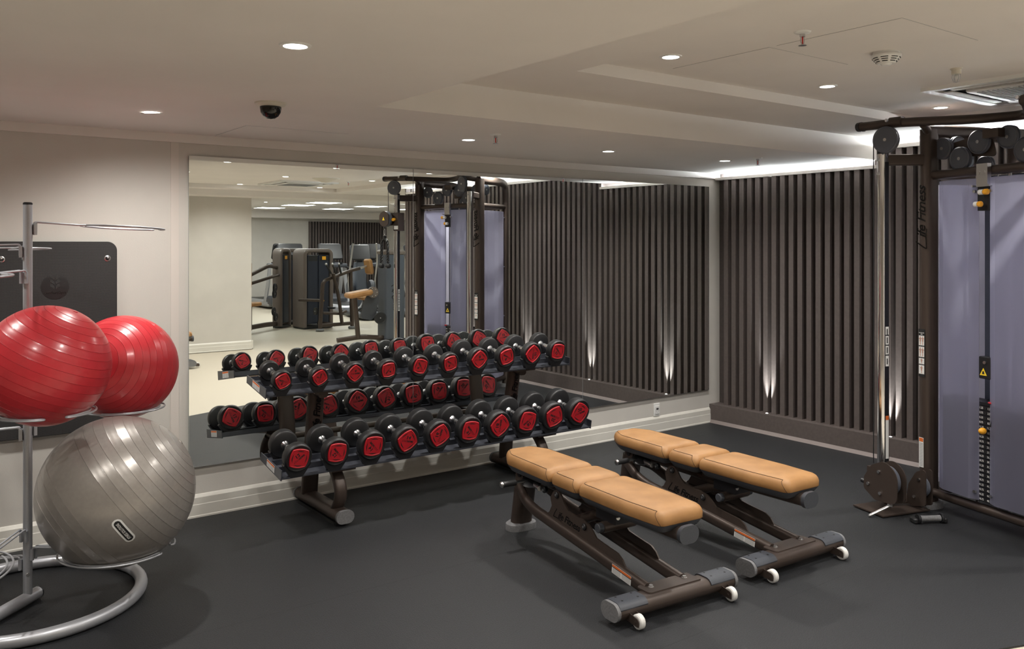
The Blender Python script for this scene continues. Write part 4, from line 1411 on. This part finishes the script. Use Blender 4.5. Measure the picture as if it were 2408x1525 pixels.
# ================================================================ the far gym, seen in the mirror
# slats modelled in place of the reflection in the far wall's mirror
w_far = bpy.data.objects['wall_far']
MB().bb(9.65, 12.05, YF, YF + .02, .14, 2.24).build('reflection_backing', 'slat_back', w_far, smooth=0)
shared = None
for k in range(29):
    if shared is None:
        o = MB().bb(-.0225, .0225, YF + .02, YF + .09, .14, 2.24).build('slat', 'slat', w_far, smooth=0)
        shared = o.data
    else:
        o = put('slat', shared, w_far)
    o.location = (9.67 + k * .0843, 0, 0)

# weight tower: bronze hoop around navy shrouds
def tower(name, lab, x, y, rz, w=.64, d=.46, h=1.50, grp='weight stack towers', panels=2, m='navy', split_top=True):
    t = thing(name, lab, 'weight machine', (x, y, 0), rz, grp)
    path = fillet([(-w / 2 + .04, 0, .03), (-w / 2 + .04, 0, h - .04), (w / 2 - .04, 0, h - .04), (w / 2 - .04, 0, .03)], .09, 8)
    MB().sweep(path, rrect(d, .075, .03), up=(1, 0, 0)).build('hoop_frame', 'bronze_light', t)
    n = panels
    pw = (w - .17) / n
    for k in range(n):
        cx = -w / 2 + .085 + pw * (k + .5)
        p = MB().rbox((cx, 0, h / 2 - .02), (pw - .008, d * .92, h - .22), .02).build('shroud_panel', m, t)
        for sg in (-1, 1):
            MB().bb(cx - pw * .40, cx + pw * .40, sg * d * .462, sg * d * .466, h - .235, h - .135).build('placard', 'print_black', p, smooth=0)
        if k == n - 1:
            MB().bb(cx - .04, cx + .04, d * .466, d * .469, h - .215, h - .150).build('placard_figure', 'orange', p, smooth=0)
    MB().bb(-w / 2 + .02, w / 2 - .02, -d / 2 + .01, d / 2 - .01, 0, .05).build('base', 'black_plastic', t, smooth=0)
    return t

ta = tower('row_machine', 'seated row machine with tan pads and bronze hoop tower', 6.72, -10.42, R(-6), h=1.52)
# levers and seat frame in front of the tower (towards the mirror), all in the tower frame
def rt(path, r, name, m='bronze', parent=None, up=(0, 0, 1)):
    return MB().sweep(fillet(path, .10, 7), r, up=up).build(name, m, parent)
YF0 = .72
rt([(-.26, YF0, .04), (-.20, YF0, .92), (.42, YF0 - .05, 1.10), (.62, YF0 - .05, 1.14)], oval(.06, .09), 'main_frame', parent=ta, up=(0, 1, 0))
rt([(.46, YF0 - .05, .03), (.42, YF0 - .05, 1.08)], oval(.06, .09), 'seat_post', parent=ta, up=(0, 1, 0))
rt([(.17, YF0 + .06, .12), (.10, YF0 + .06, .62), (-.02, YF0 + .06, 1.06)], oval(.05, .08), 'lever_arm', parent=ta, up=(0, 1, 0))
rt([(-.40, .20, .56), (-.20, YF0, .56)], .03, 'cross_tube', parent=ta)
rt([(-.20, YF0, .33), (.17, YF0 + .02, .30), (.30, YF0, .34)], .026, 'cross_tube', parent=ta)
rt([(-.26, YF0, .10), (.46, YF0 - .05, .10)], oval(.05, .07), 'floor_tube', parent=ta)
rt([(0, .2, .10), (.05, YF0, .10)], oval(.05, .07), 'floor_tube', parent=ta)
for x, y in ((-.26, YF0), (.46, YF0 - .05), (.46, -.1)):
    MB().lathe([(.001, 0), (.075, 0), (.078, .03), (.06, .045), (.001, .045)], 20, Matrix.Translation((x, y, 0))).build('foot', 'gray_rubber', ta)
for dx, dy in ((0, 0), (.12, .02), (.30, -.05)):
    g = MB().cyl((-.06 + dx * .8, YF0 + .06 + dy, 1.06), (-.19 + dx, YF0 + .10 + dy, 1.23), .017, n=12).build('grip', 'black_rubber', ta)
    MB().sphere((-.19 + dx, YF0 + .10 + dy, 1.235), .022, 12, 8).build('grip_end', 'steel', g)
MB().cyl((.60, YF0 - .05, 1.135), (.78, YF0 - .05, 1.18), .020, n=12).build('pad_rod', 'steel', ta)
MB().rbox((0, 0, 0), (.30, .24, .075), .05, Mx((.83, YF0 - .05, 1.17), (0, R(80), 0))).build('chest_pad', 'leather', ta)
MB().rbox((0, 0, 0), (.36, .26, .075), .05, Mx((.80, YF0 - .05, .60), (0, R(-12), 0))).build('seat_pad', 'leather', ta)
MB().sweep([(.46, YF0 - .05, .30), (.66, YF0 - .05, .38), (.78, YF0 - .05, .56)], oval(.06, .11), up=(0, 1, 0)).build('seat_arm', 'black_metal', ta)
pulley_wheel((-.27, YF0 - .14, .36), .07, (1, 0, 0), ta, m='black_plastic')
pulley_wheel((.10, YF0 - .2, .40), .08, (0, 0, 1), ta, m='black_plastic')
MB().cyl((.03, .28, .53), (.03, .34, .53), .02, n=12).build('pin_knob', 'orange', ta)
MB().cyl((.03, .30, .33), (.03, .30, .51), .008, n=8).build('selector_cord', 'black_plastic', ta)

tower('weight_tower', 'second bronze hoop tower right behind the seated row machine', 6.72, -11.45, R(-4), h=1.52)
tb2 = tower('chest_machine', 'chest machine with narrow bronze and navy tower beside the wall block', 6.27, -10.85, R(-35), h=1.53, panels=1, w=.38, d=.20)
rt([(-.2, 0, .08), (-.55, .05, .10), (-1.15, .1, .10)], oval(.06, .09), 'floor_tube', parent=tb2)
rt([(-.15, 0, 1.15), (-.50, .05, 1.20), (-1.25, .1, 1.02)], oval(.06, .07), 'lever_arm', parent=tb2)
rt([(-.15, .05, 1.02), (-.55, .10, .98), (-1.2, .1, .88)], oval(.05, .06), 'lever_arm', parent=tb2)
MB().rbox((0, 0, 0), (.26, .50, .07), .05, Mx((-1.30, .1, 1.05), (R(90), 0, R(90)))).build('back_pad', 'leather', tb2)
MB().rbox((0, 0, 0), (.34, .30, .07), .05, Mx((-1.15, .1, .52))).build('seat_pad', 'leather', tb2)
MB().sweep([(-1.15, .1, .05), (-1.15, .1, .50)], oval(.08, .06)).build('seat_post', 'bronze', tb2)
for z, y in ((.22, -.30), (.33, -.36), (.78, -.32), (.66, -.34)):
    pulley_wheel((y, .06, z), .08, (.2, 1, 0), tb2, m='black_plastic')

# leg machine with grey tower beside the slatted wall end
tg = thing('leg_machine', 'leg machine with grey lettered tower and tan seat behind the cable machine', 'weight machine', (6.86, -7.55, 0), R(8), 'weight stack towers')
MB().rbox((0, 0, .74), (.34, .42, 1.46), .05).build('tower_panel', 'graypanel', tg)
MB().rbox((0, 0, 1.465), (.37, .45, .09), .06).build('tower_cap', 'bronze_light', tg)
MB().bb(-.19, .19, -.23, .23, 0, .05).build('base', 'black_plastic', tg, smooth=0)
nz = Vector((0, 1, 0))
logo(tg, frame((-.02, .2115, .75), (0, 0, -1), nz.cross(Vector((0, 0, -1))), nz), .10)
MB().prism(arc_outline([(-.02, .40, .06), (.16, .36, .05), (.24, .46, .05), (.30, .80, .06), (.18, .92, .06), (.02, .62, .08)]), -.03, .03, frame((-.55, .12, 0), (1, 0, 0), (0, 0, 1), (0, -1, 0))).build('lever_plate', 'charcoal', tg, smooth=30)
cm = MB().cyl((-.38, .16, .82), (-.38, .20, .82), .09, n=24).build('cam_disc', 'bronze_light', tg)
for k in range(7):
    a = k * 2 * PI / 7
    MB().cyl((-.38 + .065 * math.cos(a), .20, .82 + .065 * math.sin(a)), (-.38 + .065 * math.cos(a), .206, .82 + .065 * math.sin(a)), .008, n=8).build('bolt', 'steel', cm)
MB().rbox((0, 0, 0), (.42, .34, .085), .07, Mx((-.60, .12, .80), (0, R(-9), 0))).build('seat_pad', 'leather', tg)
rt([(-.15, .1, .06), (-.55, .1, .10), (-.95, .1, .06)], oval(.07, .08), 'floor_tube', parent=tg)
rt([(-.60, .1, .08), (-.66, .1, .74)], oval(.07, .10), 'seat_post', parent=tg, up=(0, 1, 0))
pulley_wheel((-.26, .20, .40), .10, (0, 1, 0), tg, m='black_plastic')

# treadmills
def treadmill(lab, x, y, rz, proto=[]):
    if proto:
        t = copy_tree(proto[0])
        t.location = (x, y, 0)
        t.rotation_euler = (0, 0, rz)
        t['label'] = lab
        return t
    t = thing('treadmill', lab, 'treadmill', (x, y, 0), rz, 'treadmills in the far gym')
    MB().rbox((0, .85, .12), (.82, 1.75, .16), .08).build('deck', 'silver', t)
    MB().bb(-.27, .27, .05, 1.68, .20, .206).build('belt', 'black_rubber', t, smooth=0)
    MB().rbox((0, -.05, .20), (.80, .42, .24), .10).build('motor_hood', 'charcoal', t)
    for sg in (-1, 1):
        MB().sweep(fillet([(sg * .40, .20, .12), (sg * .38, .0, .70), (sg * .36, -.02, 1.12)], .2, 6), oval(.07, .13), up=(0, 1, 0)).build('upright', 'silver', t)
        MB().sweep(fillet([(sg * .36, -.02, 1.05), (sg * .38, .25, 1.02), (sg * .38, .62, .98)], .1, 5), .022).build('hand_rail', 'black_rubber', t)
    MB().rbox((0, .02, 1.08), (.80, .22, .10), .05).build('console_shelf', 'charcoal', t)
    c = MB().rbox((0, 0, 0), (.60, .42, .07), .05, Mx((0, -.03, 1.42), (R(112), 0, 0))).build('console', 'black_plastic', t)
    MB().prism(rrect(.47, .30, .01), .036, .038, Mx((0, -.03, 1.42), (R(-68), PI, PI))).build('screen', 'screen_lit', c, smooth=0)
    MB().sweep([(0, -.03, 1.10), (0, -.06, 1.30)], oval(.24, .05), up=(0, 1, 0)).build('console_neck', 'charcoal', t)
    for sg in (-1, 1):
        MB().cyl((sg * .22, .10, 1.13), (sg * .22, .10, 1.16), .05, n=16).build('cup_holder', 'black_plastic', t)
    proto.append(t)
    return t
for x, lab in ((7.93, 'treadmill facing the mirror wall, beside the pale side wall'), (8.95, 'treadmill facing the mirror wall, between two other treadmills'), (10.05, 'treadmill facing the mirror wall, nearest the dark reflected slats')):
    treadmill(lab, x, -14.5, R(4))
for x, lab in ((8.15, 'treadmill added as a far mirror reflection, by the pale wall'), (9.35, 'treadmill added as a far mirror reflection, in the middle of its row'), (10.55, 'treadmill added as a far mirror reflection, before the dark reflected slats')):
    treadmill(lab, x, -15.55, R(180))  # turned row added in place of console reflections in the far mirror

# stepper with a tapering grey mast, cross trainer handles
def stepper(lab, x, y, rz, proto=[]):
    if proto:
        t = copy_tree(proto[0])
        t.location = (x, y, 0)
        t.rotation_euler = (0, 0, rz)
        t['label'] = lab
        return t
    t = thing('cross_trainer', lab, 'cross trainer', (x, y, 0), rz, 'cross trainers in the far gym')
    MB().rbox((0, 0, .10), (.60, 1.60, .14), .12).build('base', 'charcoal', t)
    rings = []
    for z, w, d in ((.15, .34, .50), (.45, .32, .44), (.80, .26, .30), (1.02, .27, .24), (1.20, .23, .18)):
        rings.append([(px, py - .35, z) for px, py in rrect(w, d, .06)])
    MB().loft(rings).build('mast', 'graypanel', t, smooth=40)
    for sg in (-1, 1):
        MB().lathe([(.001, -.05), (.17, -.05), (.19, -.02), (.19, .02), (.17, .05), (.001, .05)], 28, Mx((sg * .24, -.25, .62), (0, PI / 2, 0))).build('drive_cover', 'charcoal', t)
        MB().sweep(fillet([(sg * .28, .10, .25), (sg * .30, -.20, .75), (sg * .30, .02, 1.25), (sg * .26, .06, 1.62)], .15, 6), .019).build('swing_handle', 'steel', t)
        MB().rbox((sg * .18, .35, .24), (.18, .45, .05), .04).build('pedal', 'black_rubber', t)
    c = MB().rbox((0, 0, 0), (.46, .36, .06), .05, Mx((0, -.30, 1.42), (R(110), 0, 0))).build('console', 'black_plastic', t)
    MB().prism(rrect(.36, .26, .01), .031, .033, Mx((0, -.30, 1.42), (R(-70), PI, PI))).build('screen', 'screen', c, smooth=0)
    MB().sweep([(0, -.36, 1.15), (0, -.34, 1.30)], oval(.14, .05), up=(0, 1, 0)).build('console_neck', 'charcoal', t)
    proto.append(t)
    return t
stepper('cross trainer with grey mast standing behind the tan row seat', 8.55, -11.9, R(10))
stepper('cross trainer standing between the treadmills and the leg machine', 9.60, -11.3, R(5))
bpy.context.view_layer.update()
